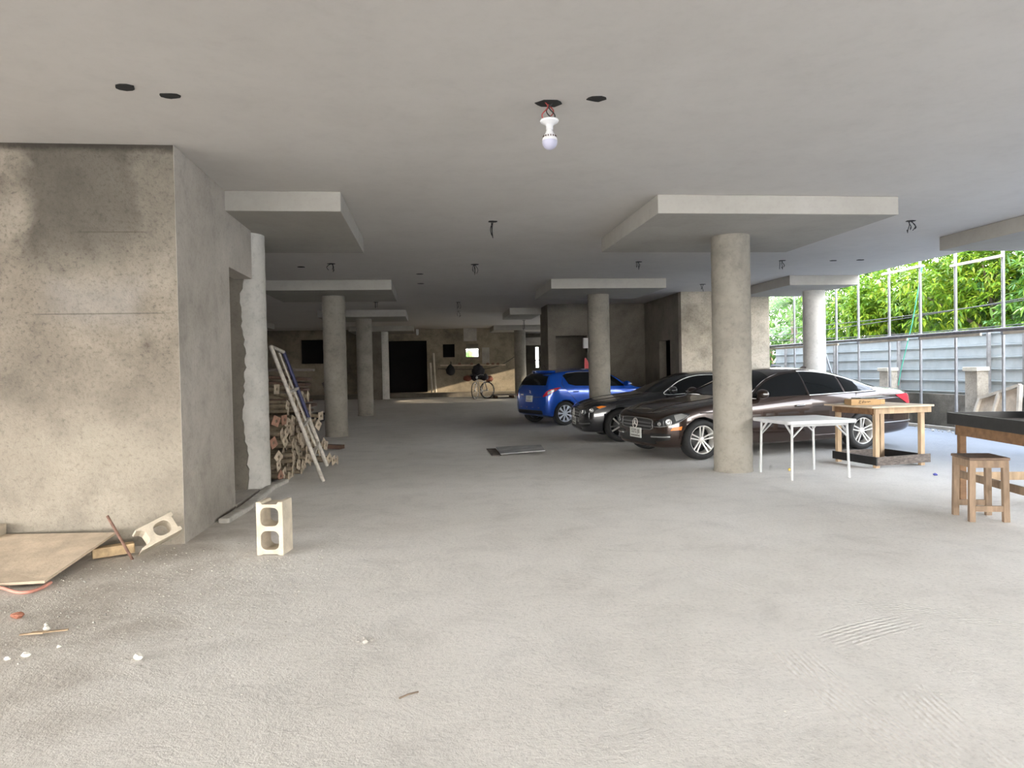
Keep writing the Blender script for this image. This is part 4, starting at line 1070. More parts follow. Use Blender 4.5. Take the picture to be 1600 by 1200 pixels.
# ------------------------------------------------------------------ FLOOR ITEMS, MIDDLE
t = thing('cover_plate', 'loose grey square cover lying over a pit in the middle of the floor', 'cover plate', (1.5, 12.0, 0))
mb = MB(); q = [(1.13, 11.58, .015), (1.86, 11.54, .055), (1.93, 12.42, .055), (1.15, 12.62, .02)]
mb.add([Vector(p) for p in q] + [Vector(p) + Vector((0, 0, .014)) for p in q], [(3, 2, 1, 0), (4, 5, 6, 7)] + [(i, (i + 1) % 4, 4 + (i + 1) % 4, 4 + i) for i in range(4)], False)
mb.build('plate', 'cover', t, True)
mb = boxes((.98, 1.14, 11.55, 12.62, .001, .008)); mb.build('pit_edge', 'form_board', t, True)
mb = MB(); mb.blob((4.67, 8.83, .02), (.022, .022, .02), 2, .05, 4); tag(mb.build('fallen_fruit', 'yellow'), 'small yellow fallen fruit under the white folding table', 'fruit')
mb = MB(); mb.blob((6.14, 8.05, .014), (.035, .02, .016), 1, .3, 6); tag(mb.build('plastic_scrap', 'scrap_blue'), 'crumpled dark blue plastic scrap on the floor right of the wooden table', 'scrap')

# ------------------------------------------------------------------ LADDER AND SHORING PROPS
t = thing('ladder', 'cement spattered metal ladder leaning left over the pile of props', 'ladder', (-1.5, 9.8, 0))
def lad(u, far):  # u 0 foot .. 1 top
    a = Vector((-1.40, 9.42, 0.0)) if not far else Vector((-1.43, 10.0, .125)); b = Vector((-2.035, 9.5, 1.775)) if not far else Vector((-1.975, 10.0, 1.715))
    return a.lerp(b, u)
for far, mt in ((0, 'ladder'), (1, 'ladder_blue')):
    mb = MB(); mb.cyl(lad(0, far), lad(1, far), .026, n=14); mb.build('rail', mt, t, True)
    if far:
        mb = MB(); mb.cyl(lad(0, 1), lad(.42, 1), .0275, n=14); mb.build('rail_sleeve', 'ladder', t, True)
for u in (.995, .66, .40, .19):
    mb = MB()
    if u > .9: mb.cyl(lad(u, 0), lad(u, 1), .024, n=12)
    else: mb.bar(lad(u, 0), lad(u + .02, 1), .04, .035)
    mb.build('rung', 'ladder', t, True)
mb = MB(); mb.bar(lad(.97, 0).lerp(lad(.97, 1), .55), lad(.20, 0).lerp(lad(.20, 1), .62), .022, .022); mb.build('inner_rail', 'ladder', t, True)

PW = Matrix.Translation((0, 0, 0))
CP = (0, 0, 1.4)
def pix(px, py, Y):
    d = fw + rr * ((px - 800) / 1110) + uu * (-(py - 600) / 1110)
    k = Y / d.y; return Vector((d.x * k, Y, 1.4 + d.z * k))
plates = [(155, 390), (240, 520), (262, 375), (280, 445), (330, 490), (322, 530), (215, 630), (150, 640), (283, 635), (250, 660), (268, 700), (195, 740), (233, 725), (330, 765), (220, 800), (285, 820), (130, 810),
 (170, 920), (170, 985), (290, 905), (395, 930), (415, 945), (325, 980), (360, 980), (185, 1070), (215, 1045), (400, 745), (350, 790), (450, 775), (490, 880), (540, 830), (525, 815), (565, 930), (600, 945), (630, 945), (480, 670), (500, 600)]
rnd = random.Random(11)
def shoring_prop(end, ang, tilt, L, pm, label, roll, group):
    t = thing('shoring_prop', label, 'shoring prop', (0, 0, 0), 0, group)
    d = Vector((-math.cos(ang), math.sin(ang), math.sin(tilt))).normalized()
    t.location = end
    mb = MB(); mb.cyl((0, 0, 0), d * L, .03, n=12); mb.build('tube', 'prop', t)
    # square end plate with a hole, lying across the tube
    u = d.orthogonal().normalized(); v = d.cross(u); q = Quaternion(d, roll); u = q @ u; v = q @ v
    s_ = .064; hr = .023; n = 12; mb = MB()
    sq = []
    for i in range(n):
        a = 2 * math.pi * i / n + math.pi / 4; c_, s2 = math.cos(a), math.sin(a); k = s_ / max(abs(c_), abs(s2)); sq.append((c_ * k, s2 * k))
    ci = [(hr * math.cos(2 * math.pi * i / n + math.pi / 4), hr * math.sin(2 * math.pi * i / n + math.pi / 4)) for i in range(n)]
    f0 = [u * a + v * b for a, b in sq]; f1 = [u * a + v * b for a, b in ci]; off = -d * .008
    vs = f0 + f1 + [p + off for p in f0] + [p + off for p in f1]
    fs = []
    for i in range(n):
        j = (i + 1) % n
        fs += [(i, j, n + j, n + i), (2 * n + j, 2 * n + i, 3 * n + i, 3 * n + j), (j, i, 2 * n + i, 2 * n + j), (n + i, n + j, 3 * n + j, 3 * n + i)]
    mb.add([p + off for p in vs], fs, False); mb.build('end_plate', pm, t)
    return t
for i, (cx, cy) in enumerate(plates):
    px, py = 400 + cx * .2, 530 + cy * .2
    Y = 9.35 + (px - 425) / 100 * 1.75 + max(0, 700 - py) * .004 + rnd.uniform(-.05, .05)
    e = pix(px, py, Y); e.z = max(e.z, .062)
    lab, grp = (('cement caked steel shoring prop near the top of the pile behind the left column', 'shoring props near the top of the pile') if py < 640 else
                ('rusty steel shoring prop with square holed end plate in the middle of the pile', 'shoring props in the middle of the pile') if py < 705 else
                ('rusty steel shoring prop low in the pile, its end plate close to the floor', 'shoring props at the bottom of the pile'))
    shoring_prop(e, R(rnd.uniform(0, 33)), R(rnd.uniform(-5, 5)) if e.z > .2 else 0.02, rnd.uniform(1.7, 2.3), 'prop_plate_red' if i in (6, 7, 16, 24) else 'prop_plate', lab, rnd.uniform(0, 1.5), grp)
# the body of the pile behind the front ends
k = 0
for row, (z, y0, n) in enumerate([(.035, 9.75, 9), (.13, 9.85, 9), (.225, 9.95, 8), (.32, 10.05, 8), (.415, 10.1, 7), (.51, 10.15, 7), (.605, 10.2, 6), (.70, 10.25, 6), (.795, 10.3, 5), (.89, 10.3, 5), (.985, 10.35, 4), (1.08, 10.35, 4)]):
    for j in range(n):
        y = y0 + j * .125
        e = Vector((-1.9 + rnd.uniform(-.18, .05) + (y - 9.8) * .12, y, z))
        shoring_prop(e, R(rnd.uniform(-2, 2)), 0, rnd.uniform(1.7, 2.2), 'prop_plate', 'steel shoring prop deep inside the stacked pile behind the ladder', rnd.uniform(0, 1.5), 'shoring props inside the pile')
# timber boards stacked further back
for i in range(13):
    z = .06 + i * .105; y = 14.6 + .15 * math.sin(i * 2.1)
    plank('stacked_board', 'dark reddish formwork board in the stack behind the ladder', 'board', (-4.9 + rnd.uniform(-.2, .2), y + .1, z + .12 + rnd.uniform(-.02, .04)), (-2.36 + rnd.uniform(-.12, .05), y - .1, z - .02), .5, .05, 'wood_dark', 'boards in the dark stack')
plank('stacked_board', 'long pale board lying on top of the dark board stack', 'board', (-5.3, 14.5, 1.52), (-2.3, 14.6, 1.48), .3, .05, 'form_board')
plank('loose_board', 'short brown board on the floor behind the ladder foot', 'board', (-2.15, 13.55, .06), (-1.62, 13.3, .05), .16, .07, 'wood_dark')
plank('leaning_board', 'grey board leaning in the dark beside the third left column', 'board', (-2.75, 22.4, .04), (-3.25, 22.7, 1.15), .22, .05, 'form_board', up=(0, 1, 0))
mb = MB(); mb.blob((-3.3, 21.6, .12), (.35, .3, .16), 2, .4, 9); tag(mb.build('debris_heap', 'jacket'), 'dark heap of rubbish on the floor beside the leaning grey board', 'rubbish heap')

# ------------------------------------------------------------------ BACK WALL ITEMS
def bpt(px, py, Y=31.95): return pix(px, py, Y)
for (tx, ty_, bx, lab) in ((672.5, 567, 675.5, 'shorter white pipe leaning beside the dark back doorway'), (677.5, 552, 681, 'taller white pipe leaning beside the dark back doorway')):
    a = bpt(tx, ty_, 32.03); b = bpt(bx, 617, 31.75); b.z = .47
    mb = MB(); mb.cyl(b, a, .045, n=12); tag(mb.build('pipe', 'pvc'), lab, 'pipe', 'pipes leaning on the back wall')
mb = MB(); a = bpt(688, 571); b = bpt(790, 570); mb.bar(a, b, .06, .07); tag(mb.build('wall_rail', 'ply'), 'horizontal timber rail along the back wall above the bicycle', 'wall rail')
mb = MB(); a = bpt(684, 576); pts = [a, bpt(720, 577), bpt(760, 576), bpt(785, 569), bpt(806, 556)]; mb.tube(smoothline(pts, 5), .014, 6); tag(mb.build('cable', 'wire'), 'thin dark cable sagging along the back wall', 'cable')
for k, x in enumerate((718, 737, 762, 770, 778)):
    c = bpt(x, 568.5, 31.88); mb = MB(); mb.box(c, (.12, .05, .08)); mb.cyl(c + Vector((0, -.02, .02)), c + Vector((0, -.09, .05)), .015, n=8)
    tag(mb.build('wall_hook', 'rebar'), 'rusty hook fixed to the timber rail on the back wall', 'hook', 'hooks on the back wall rail')
mb = MB(); mb.box(bpt(652, 518, 31.9), (.12, .12, .2)); mb.cyl(bpt(652, 518, 31.9) + Vector((0, 0, -.1)), bpt(652, 518, 31.9) + Vector((0, 0, -.16)), .05, n=12); tag(mb.build('wall_lamp', 'white_board'), 'small white lamp holder under the slab left of the back windows', 'lamp')
def bag(name, c, rad, m, label, cat, seed):
    mb = MB(); mb.sm = True; mb.blob(c, rad, 3, .10, seed)
    for v in mb.v:
        k = (v.z - c.z) / rad[2]
        if k > 0: v.x = c.x + (v.x - c.x) * (1 - .45 * k); v.y = c.y + (v.y - c.y) * (1 - .4 * k)
    mb.tube([c + Vector((0, 0, rad[2] * .8)), c + Vector((.03, .05, rad[2] * 1.3)), c + Vector((.02, .09, rad[2] * 1.45))], .02, 6)
    return tag(mb.build(name, m), label, cat)
bag('hanging_bag', bpt(704, 578, 31.78), (.20, .12, .25), 'bag_black', 'black bag hanging from the back wall rail beside the bicycle', 'bag', 5)
# pale repaired patches are flat plaster on the wall
for (x0, x1, y0, y1) in ((724, 745, 513, 533), (753, 765, 543, 568)):
    a = bpt(x0, y0, YB); b = bpt(x1, y1, YB)
    tag(boxes((a.x, b.x, YB - .012, YB, b.z, a.z)).build('plaster_patch', 'plaster_side'), 'pale plaster patch on the back wall ' + ('above the bright window' if y0 < 520 else 'right of the bright window'), 'plaster patch')
# bright yard seen through the small window: a white wall outside
tag(boxes((1.5, 4.0, 46, 46.2, 0, 2.75)).build('yard_wall', 'white_board'), 'sunlit wall seen through the right hand window of the back wall', 'wall', kind='structure')
mb = MB(); mb.blob((2.55, 45.4, 2.32), (.3, .2, .42), 2, .1, 3); mb.blob((2.75, 45.4, 1.2), (.5, .3, 1.2), 2, .1, 3); tag(mb.build('shrub', 'leaf_dark'), 'dark shrub outside the small back window', 'shrub')

# bicycle
def bicycle():
    bx, by = 1.93, 28.9
    z0 = fh(bx, by)
    t = thing('bicycle', 'old bicycle leaning near the back wall with a dark bundle on it', 'bicycle', (bx, by, z0))
    r = .335
    wf = Vector((-.12, -.25, r)); wr_ = Vector((.42, .35, r))
    for nm, c, ang in (('front_wheel', wf, 62), ('rear_wheel', wr_, 28)):
        mb = MB(); A = Matrix.Translation(c) @ Matrix.Rotation(R(ang), 4, 'Z') @ Matrix.Rotation(R(90), 4, 'X')
        mb.tube([A @ Vector((r * math.cos(a), r * math.sin(a), 0)) for a in [2 * math.pi * i / 36 for i in range(36)]], .022, 8, True)
        w = mb.build(nm, 'rubber', t)
        mb = MB(); mb.tube([A @ Vector((r * .92 * math.cos(a), r * .92 * math.sin(a), 0)) for a in [2 * math.pi * i / 36 for i in range(36)]], .012, 6, True)
        for k in range(14):
            a = 2 * math.pi * k / 14; mb.cyl(A @ Vector((0, 0, .02 * (-1) ** k)), A @ Vector((r * .9 * math.cos(a), r * .9 * math.sin(a), 0)), .0035, n=5)
        mb.cyl(A @ Vector((0, 0, -.04)), A @ Vector((0, 0, .04)), .03, n=10); mb.build('rim_and_spokes', 'steel', w)
    head = Vector((-.02, -.13, .80)); seat = Vector((.30, .18, .74)); bb = Vector((.16, .06, .30))
    mb = MB()
    for a, b in ((wf, head), (head, bb), (bb, seat), (seat, wr_), (bb, wr_), (head + Vector((0, 0, -.06)), seat + Vector((0, 0, -.05)))): mb.cyl(a, b, .016, n=8)
    mb.build('frame', 'alloy_dark', t)
    mb = MB(); mb.tube([head + Vector((-.28, .04, .16)), head + Vector((-.1, -.02, .18)), head + Vector((0, 0, .12)), head + Vector((.12, -.06, .18)), head + Vector((.26, -.14, .16))], .014, 8); mb.build('handlebar', 'steel', t)
    mb = MB(); mb.sm = True; mb.blob(seat + Vector((.02, .02, .12)), (.15, .12, .05), 2, .02, 2); mb.cyl(seat, seat + Vector((0, 0, .1)), .013, n=8); mb.build('saddle', 'car_black', t)
    mb = MB(); mb.lathe([(0, -.01), (.09, -.01), (.09, .01), (0, .01)], 20, Matrix.Translation(bb) @ Matrix.Rotation(R(40), 4, 'Z') @ Matrix.Rotation(R(90), 4, 'X')); mb.bar(bb, bb + Vector((.06, .05, -.16)), .02, .02); mb.build('crank', 'steel_dark', t)
    mb = MB(); mb.sm = True; mb.blob(head + Vector((-.02, -.06, .06)), (.05, .03, .05), 2, 0, 1); mb.build('bicycle_lamp', 'white_metal', t)
    mb = MB(); mb.sm = True
    mb.blob((.04, .05, 1.10), (.25, .2, .30), 3, .18, 12); mb.blob((-.10, .0, .90), (.2, .16, .16), 3, .18, 15); mb.blob((.26, .12, .88), (.2, .16, .14), 3, .18, 16); tag(mb.build('cloth_bundle', 'jacket'), 'dark jacket and bag heaped over the bicycle', 'clothes').location = (bx, by, z0)
    mb = MB(); mb.sm = True; mb.blob((-.40, -.02, .84), (.17, .13, .12), 3, .1, 13); tag(mb.build('red_bag', 'redcloth'), 'small reddish bag hanging on the left of the bicycle handlebar', 'bag').location = (bx, by, z0)
    mb = MB(); mb.sm = True; mb.blob((.50, .30, .80), (.17, .15, .13), 3, .1, 14); tag(mb.build('red_bag', 'redcloth'), 'small reddish bag strapped over the bicycle rear wheel', 'bag').location = (bx, by, z0)
bicycle()
# pallet
t = thing('pallet', 'low dark wooden pallet on the floor right of the bicycle', 'pallet', (3.35, 29.2, fh(3.3, 29.2)))
for k in range(6):
    mb = MB(); mb.box((0, -.5 + k * .2, .12), (1.5, .15, .03)); mb.build('deck_board', 'form_board', t)
for x in (-.68, 0, .68):
    mb = MB(); mb.box((x, 0, .05), (.1, 1.15, .10)); mb.build('bearer', 'wood_dark', t)
t = thing('door_ramp', 'grey handrail bar slanting down beside the far right column', 'rail', (4.9, 34.6, .2))
mb = MB(); mb.bar((-.5, 0, .95), (.55, -.2, .55), .07, .16); mb.build('bar', 'cover', t); mb = MB(); mb.bar((-.45, 0, .1), (-.45, 0, .95), .06, .06); mb.build('post', 'cover', t)
mb = MB(); mb.box((4.60, YN - .06, 2.15), (.14, .1, .30)); mb.box((4.60, YN - .115, 2.15), (.11, .012, .26)); tag(mb.build('meter_box', 'white_board'), 'small pale box at the top right of the dark doorway behind the blue car', 'electrical box')
mb = MB(); mb.prism([(4.56, 1.38), (4.70, 1.38), (4.70, 1.52), (4.60, 1.72), (4.56, 1.70)], Matrix.Translation((0, YN - .05, 0)) @ Matrix.Rotation(R(90), 4, 'X'), .03); tag(mb.build('warning_panel', 'red_sign'), 'red panel standing in the dark doorway above the blue car roof', 'panel')

# ------------------------------------------------------------------ TABLES, STOOL, WORKBENCH
t = thing('folding_table', 'white plastic folding table with tube legs beside the large column', 'table', (4.67, 8.48, 0), R(4))
tw, td, th = .93, .86, .72
mb = MB(); mb.prism(rrect(-tw / 2, tw / 2, -td / 2, td / 2, .05), Matrix.Translation((0, 0, th - .045)), .045); mb.build('tabletop', 'white_plastic', t, bevel=.008)
lx, ly = .37, .345
for sx_ in (-1, 1):
    for sy_ in (-1, 1):
        mb = MB(); mb.cyl((sx_ * lx * 1.04, sy_ * ly * 1.04, 0), (sx_ * lx, sy_ * ly, th - .045), .0155, n=12); mb.build('leg', 'white_metal', t)
        mb = MB(); mb.bar((sx_ * lx, sy_ * ly, th - .21), (sx_ * (lx - .17), sy_ * ly, th - .05), .025, .012); mb.bar((sx_ * lx, sy_ * ly, th - .17), (sx_ * lx, sy_ * (ly - .14), th - .05), .025, .012, up=(1, 0, 0)); mb.build('brace', 'white_metal', t)
for y in (-ly, ly):
    mb = MB(); mb.bar((-lx, y, th - .06), (lx, y, th - .06), .02, .03); mb.build('under_rail', 'white_metal', t)

t = thing('work_table', 'raw timber work table with dark boards round its feet', 'table', (6.19, 9.22, 0), R(8))
hx, hy, th = .365, .36, .80
mb = MB(); mb.box((-.02, 0, th + .012), (.99, .94, .024)); mb.build('tabletop', 'ply', t, bevel=.003)
for y in (-1, 1):
    mb = MB(); mb.box((.03, y * (hy + .045), th - .04), (.90, .022, .08)); mb.build('apron', 'wood', t)
for x in (-1, 1):
    mb = MB(); mb.box((x * (hx + .045), 0, th - .045), (.022, .72, .09)); mb.build('apron', 'wood_brown' if x < 0 else 'wood', t)
    for y in (-1, 1):
        mb = MB(); mb.box((x * hx, y * hy, th / 2), (.065, .055, th)); mb.build('leg', 'wood', t, bevel=.003)
mb = MB(); mb.bar((-hx - .05, -hy - .05, .09), (hx + .10, -hy - .045, .10), .02, .115); tag(mb.build('foot_board', 'form_board', t, bevel=.002), 'grey weathered foot board')
mb = MB(); mb.bar((-hx + .0, hy + .04, .09), (hx + .02, hy + .04, .09), .02, .115); mb.build('foot_board', 'form_board', t)
mb = MB(); mb.box((-hx - .045, 0, .095), (.02, .84, .11)); tag(mb.build('foot_board', 'black_board', t), 'black foot board')
mb = MB(); mb.box((hx + .045, 0, .095), (.02, .80, .11)); tag(mb.build('foot_board', 'black_board', t), 'black foot board')
wt = MW(t) if False else (Matrix.Translation((6.19, 9.22, 0)) @ Matrix.Rotation(R(8), 4, 'Z'))
t = thing('cardboard_box', 'flat cardboard box with a handwritten scrawl on the timber work table', 'box', wt @ Vector((-.27, .0, th + .024)), R(-12))
mb = MB(); mb.box((0, 0, .04), (.38, .26, .08)); mb.box((.22, -.12, .045), (.07, .012, .07), Matrix.Rotation(R(12), 3, 'Z')); mb.build('carton', 'card', t, bevel=.003)
mb = MB()
for pl in ([(-.06, .058), (-.09, .062), (-.075, .045), (-.095, .03), (-.065, .026)], [(-.04, .05), (-.03, .062), (-.045, .03)], [(-.025, .04), (-.012, .052), (-.005, .035), (.006, .05)], [(.015, .042), (.025, .055), (.03, .035), (.042, .05), (.06, .048)]):
    mb.tube([(x, -.1315, z) for x, z in pl], .004, 5)
mb.build('scrawl', 'ink', t)
t2 = thing('thin_board', 'thin dark board lying across the cardboard box', 'board', wt @ Vector((-.10, .10, th + .107)), R(2))
mb = MB(); mb.box((0.06, 0, .008), (.46, .22, .014), Matrix.Rotation(R(-2), 3, 'Y')); mb.build('board', 'black_board', t2, bevel=.002)

# stool
t = thing('stool', 'small weathered wooden stool in front of the black topped workbench', 'stool', (4.826, 5.765, 0), R(-15))
sw, sd_, sh = .275, .30, .56
mb = MB(); mb.box((0, 0, sh - .012), (sw + .05, sd_ + .055, .024)); mb.build('seat', 'wood_seat', t, bevel=.006)
for x in (-1, 1):
    for y in (-1, 1):
        mb = MB(); mb.bar((x * sw / 2, y * sd_ / 2, 0), (x * (sw / 2 - .006), y * (sd_ / 2 - .006), sh - .024), .05, .044, up=(0, 1, 0)); mb.build('leg', 'wood_stool', t, bevel=.004)
for y in (-1, 1):
    mb = MB(); mb.box((0, y * (sd_ / 2 + .002), sh - .055), (sw - .04, .03, .065)); mb.build('apron', 'wood_stool', t)
    mb = MB(); mb.box((0, y * (sd_ / 2), .115), (sw - .04, .024, .05)); mb.build('stretcher', 'wood_stool', t)
for x in (-1, 1):
    mb = MB(); mb.box((x * (sw / 2 + .002), 0, sh - .055), (.03, sd_ - .04, .065)); mb.build('apron', 'wood_stool', t)

# workbench with black tray top: local +x runs to the right, local -y towards the camera side
t = thing('workbench', 'timber workbench with a black tray top at the right edge', 'workbench', (5.26, 6.58, 0), R(-11.5))
bh = .78; BL = 1.75; BWd = 1.02
mb = MB(); mb.box((BWd / 2 - .05, -BL / 2 + .05, bh + .02), (BWd, BL, .03)); mb.build('tray_base', 'form_board', t)
for (c, d) in (((-.06, -BL / 2 + .05, bh + .045), (.022, BL, .115)), ((BWd - .05, -BL / 2 + .05, bh + .045), (.022, BL, .115)), ((BWd / 2 - .05, .06, bh + .045), (BWd, .022, .115)), ((BWd / 2 - .05, -BL + .05, bh + .045), (BWd, .022, .115))):
    mb = MB(); mb.box(c, d); mb.build('tray_side', 'black_board', t, bevel=.002)
for (c, d) in (((.0, -BL / 2 + .05, bh - .06), (.03, BL - .1, .12)), ((BWd - .1, -BL / 2 + .05, bh - .06), (.03, BL - .1, .12)), ((BWd / 2 - .05, .0, bh - .06), (BWd - .1, .03, .12))):
    mb = MB(); mb.box(c, d); mb.build('apron', 'wood_brown', t, bevel=.003)
for x in (.03, BWd - .13):
    for y in (-.03, -BL + .15):
        mb = MB(); mb.box((x, y, bh / 2), (.06, .06, bh)); mb.build('leg', 'wood_brown', t, bevel=.003)
mb = MB(); mb.box((.0, -BL / 2 + .05, .27), (.025, BL - .1, .07)); mb.build('stretcher', 'wood_stool', t)
mb = MB(); mb.box((BWd / 2 - .05, .0, .24), (BWd - .1, .025, .08)); tag(mb.build('stretcher', 'wood', t), 'pale timber stretcher')
mb = MB(); mb.box((BWd - .1, -BL / 2 + .05, .27), (.025, BL - .1, .07)); mb.build('stretcher', 'wood_stool', t)
wbm = Matrix.Translation((5.26, 6.58, 0)) @ Matrix.Rotation(R(-11.5), 4, 'Z')
c = wbm @ Vector((.72, -.12, bh + .035)); mb = MB(); mb.sm = True; mb.blob((0, 0, .075), (.12, .1, .085), 3, .06, 3); o = mb.build('plastic_bag', 'blue_plastic'); o.location = c; tag(o, 'pale blue plastic bag in the black tray at the right edge', 'bag')
c = wbm @ Vector((.20, -.25, bh + .036)); mb = MB(); mb.box((0, 0, .012), (.11, .05, .024)); o = mb.build('wood_offcut', 'timber_pale', bevel=.003); o.location = c; o.rotation_euler = (0, 0, .4); tag(o, 'small pale offcut lying inside the black tray', 'offcut')

# ------------------------------------------------------------------ YARD EDGE: low wall, fence, scaffolding
XF = 10.77
tag(boxes((XF - .1, XF + .1, -4, 21.5, 0, .71)).build('wall_yard', 'low_wall'), kind='structure')
for y0, lab in ((15.11, 'rough concrete gate post with cream cap behind the brown sedan boot'), (12.44, 'rough concrete post with cream cap behind the workbench')):
    t = thing('boundary_post', lab, 'post', (XF - .225, y0 + .22, 0))
    boxes((-.12, .12, -.16, .16, 0, 1.2)).build('post_shaft', 'plaster_block', t, bevel=.01)
    boxes((-.15, .12, -.19, .19, 1.2, 1.28)).build('cap', 'cap', t, bevel=.008)
posts = [20.7, 18.05, 15.38, 12.70, 11.85, 9.2, 6.5]
for i, y in enumerate(posts):
    mb = MB(); lean = .1 if i < 2 else 0
    mb.bar((XF + .20, y, .0), (XF + .20, y - lean, 1.97), .07, .09, up=(0, 1, 0))
    mb.bar((XF + .07, y, .712), (XF + .07, y - lean * .6, 1.97), .06, .05, up=(0, 1, 0))
    tag(mb.build('fence_post', 'fence_post'), ['steel fence post left of the white slab edge column', 'steel fence post just right of the white slab edge column', 'steel fence post behind the left gate post', 'steel fence post behind the right gate post', 'dark steel fence post at the right edge of the frame', 'steel fence post beyond the right edge', 'steel fence post far beyond the right edge'][i], 'fence post', 'fence posts')
def zinc(y0, y1, lab):
    t = thing('zinc_panel', lab, 'fence panel', (XF + .135, (y0 + y1) / 2, .55), 0, 'zinc fence panels')
    prof = []; z = 0
    while z < 1.36:
        prof += [(.0, z), (.0, z + .19), (-.03, z + .20), (-.03, z + .222), (.012, z + .23)]; z += .2351
    mb = MB(); h = (y1 - y0) / 2
    vs = [Vector((x, -h, z)) for x, z in prof] + [Vector((x, h, z)) for x, z in prof]; k = len(prof)
    vs += [p + Vector((.004, 0, 0)) for p in vs]
    fs = [(i, i + 1, k + i + 1, k + i) for i in range(k - 1)] + [(2 * k + i + 1, 2 * k + i, 3 * k + i, 3 * k + i + 1) for i in range(k - 1)]
    mb.add(vs, fs, False); mb.build('sheet', 'zinc', t)
for y0, y1, lab in ((18.05, 21.4, 'ribbed zinc fence panel directly behind the white slab edge column'), (15.38, 18.05, 'ribbed zinc fence panel between the white column and the left gate post'), (12.70, 15.38, 'ribbed zinc fence panel between the two capped gate posts'), (9.2, 12.70, 'ribbed zinc fence panel at the right edge behind the workbench'), (4, 9.2, 'ribbed zinc fence panel outside the right edge')): zinc(y0, y1, lab)
XP = 9.9
for i, y in enumerate([19.87, 18.36, 16.35, 15.45, 14.34, 13.36, 12.39, 11.27, 9.6]):
    mb = MB(); mb.cyl((XP, y, 0), (XP, y, 4.6), .028, n=12)
    mb.lathe([(.028, 1.84), (.042, 1.845), (.042, 1.97), (.028, 1.975)], 12, Matrix.Translation((XP, y, 0)))
    lab = ['scaffold tube left of the palm, first from the pale block wall', 'scaffold tube just left of the white slab edge column', 'scaffold tube just right of the white slab edge column', 'scaffold tube under the corner of the slab edge drop panel', 'scaffold tube behind the rear of the brown sedan', 'scaffold tube right of the timber work table', 'scaffold tube behind the left end of the workbench', 'scaffold tube behind the right end of the workbench', 'scaffold tube outside the right edge'][i]
    tag(mb.build('scaffold_tube', 'steel'), lab, 'scaffold pole', 'upright scaffold tubes')
mb = MB(); mb.cyl((XP - .06, 20.4, 1.93), (XP - .06, 9.0, 1.93), .035, n=12); tag(mb.build('scaffold_ledger', 'steel_dark'), 'long dark horizontal scaffold tube along the uprights', 'scaffold rail')
for (y0, y1, z, lab) in ((20.3, 16.2, 1.86, 'pale batten tied under the scaffold rail left of the white column'), (15.3, 13.7, 1.87, 'pale batten tied under the scaffold rail right of the white column'), (13.3, 11.72, 1.87, 'pale batten tied under the scaffold rail behind the work table'), (11.2, 9.3, 1.87, 'pale batten tied under the scaffold rail at the right edge'), (14.5, 13.2, 3.32, 'pale batten high on the scaffold under the slab edge, left one'), (12.45, 11.2, 3.20, 'pale batten high on the scaffold under the slab edge, right one')):
    plank('scaffold_batten', lab, 'batten', (XP - .05 + (.0 if z < 3 else .0), y0, z), (XP - .05, y1, z), .045, .05, 'timber_pale', 'battens on the scaffold')
mb = MB(); mb.cyl((XP - .02, 16.95, 1.9), (XP - .02, 15.92, .0), .024, n=10); tag(mb.build('scaffold_brace', 'steel'), 'slanted scaffold brace right of the white slab edge column', 'scaffold brace')
mb = MB(); mb.tube([(XP, 13.3, 3.3), (XP + .1, 13.75, 2.2), (XP + .2, 14.25, 1.25), (XP + .2, 14.35, .9)], .011, 6); tag(mb.build('rope', 'green_rope'), 'thin green rope hanging at a slant from the scaffold', 'rope')
for k, (za, zb_, lab) in enumerate(((2.75, 2.95, 'upper overhead cable crossing in front of the trees'), (2.38, 2.38, 'lower overhead cable crossing in front of the trees'), (2.45, 3.2, 'slanting overhead cable crossing in front of the trees'))):
    mb = MB(); pts = [Vector((12.3, 27 - 22 * u, za + (zb_ - za) * u - .25 * 4 * u * (1 - u))) for u in [i / 14 for i in range(15)]]; mb.tube(pts, .012, 5); tag(mb.build('overhead_cable', 'wire'), lab, 'cable')
# formwork leaning on the low wall and slab offcuts
t = thing('formwork_panel', 'small timber framed formwork panel leaning on the low wall behind the workbench', 'formwork', (10.2, 12.0, 0))
A0, A1, B0, B1 = Vector((10.25, 12.5, .40)), Vector((10.35, 11.45, .40)), Vector((10.45, 12.42, .68)), Vector((10.5, 11.55, .95))
A0.z = .0; A1.z = .0
mb = MB(); mb.add([A0, A1, B1, B0] + [p + Vector((.03, 0, 0)) for p in (A0, A1, B1, B0)], [(0, 1, 2, 3), (7, 6, 5, 4), (0, 4, 5, 1), (1, 5, 6, 2), (2, 6, 7, 3), (3, 7, 4, 0)], False); mb.build('sheet', 'ply', t, True)
for a, b in ((B0, B1), (A0, B0), (A1, B1), ((A0 + A1) / 2 + Vector((0, .1, 0)), (B0 + B1) / 2)):
    mb = MB(); o_ = Vector((-.03, 0, 0)); mb.bar(a + o_, b + o_, .05, .07, up=(1, 0, 0)); mb.build('batten', 'timber_pale', t, True)
plank('form_sheet', 'grey form sheet propped against the low wall at the right edge', 'board', (10.35, 11.1, .38), (10.42, 9.6, .40), .03, .78, 'ply')
plank('edge_batten', 'pale batten on the ground along the low wall', 'batten', (10.40, 15.2, .04), (10.42, 12.5, .04), .07, .06, 'timber_pale')
gravel('loose_gravel', 'strip of rubble and gravel along the foot of the low wall', 900, lambda r: (r.triangular(9.9, 10.6, 10.5), r.uniform(9, 18)), .008, .05, 'pebble_g', 8)
mb = MB(); mb.blob((9.6, 18.9, 1.3), (.16, .12, .12), 2, .2, 3); mb.box((9.6, 18.9, .6), (.1, .1, 1.2)); tag(mb.build('pump_motor', 'car_black'), 'small dark motor on a stand beyond the brown sedan roof', 'motor')

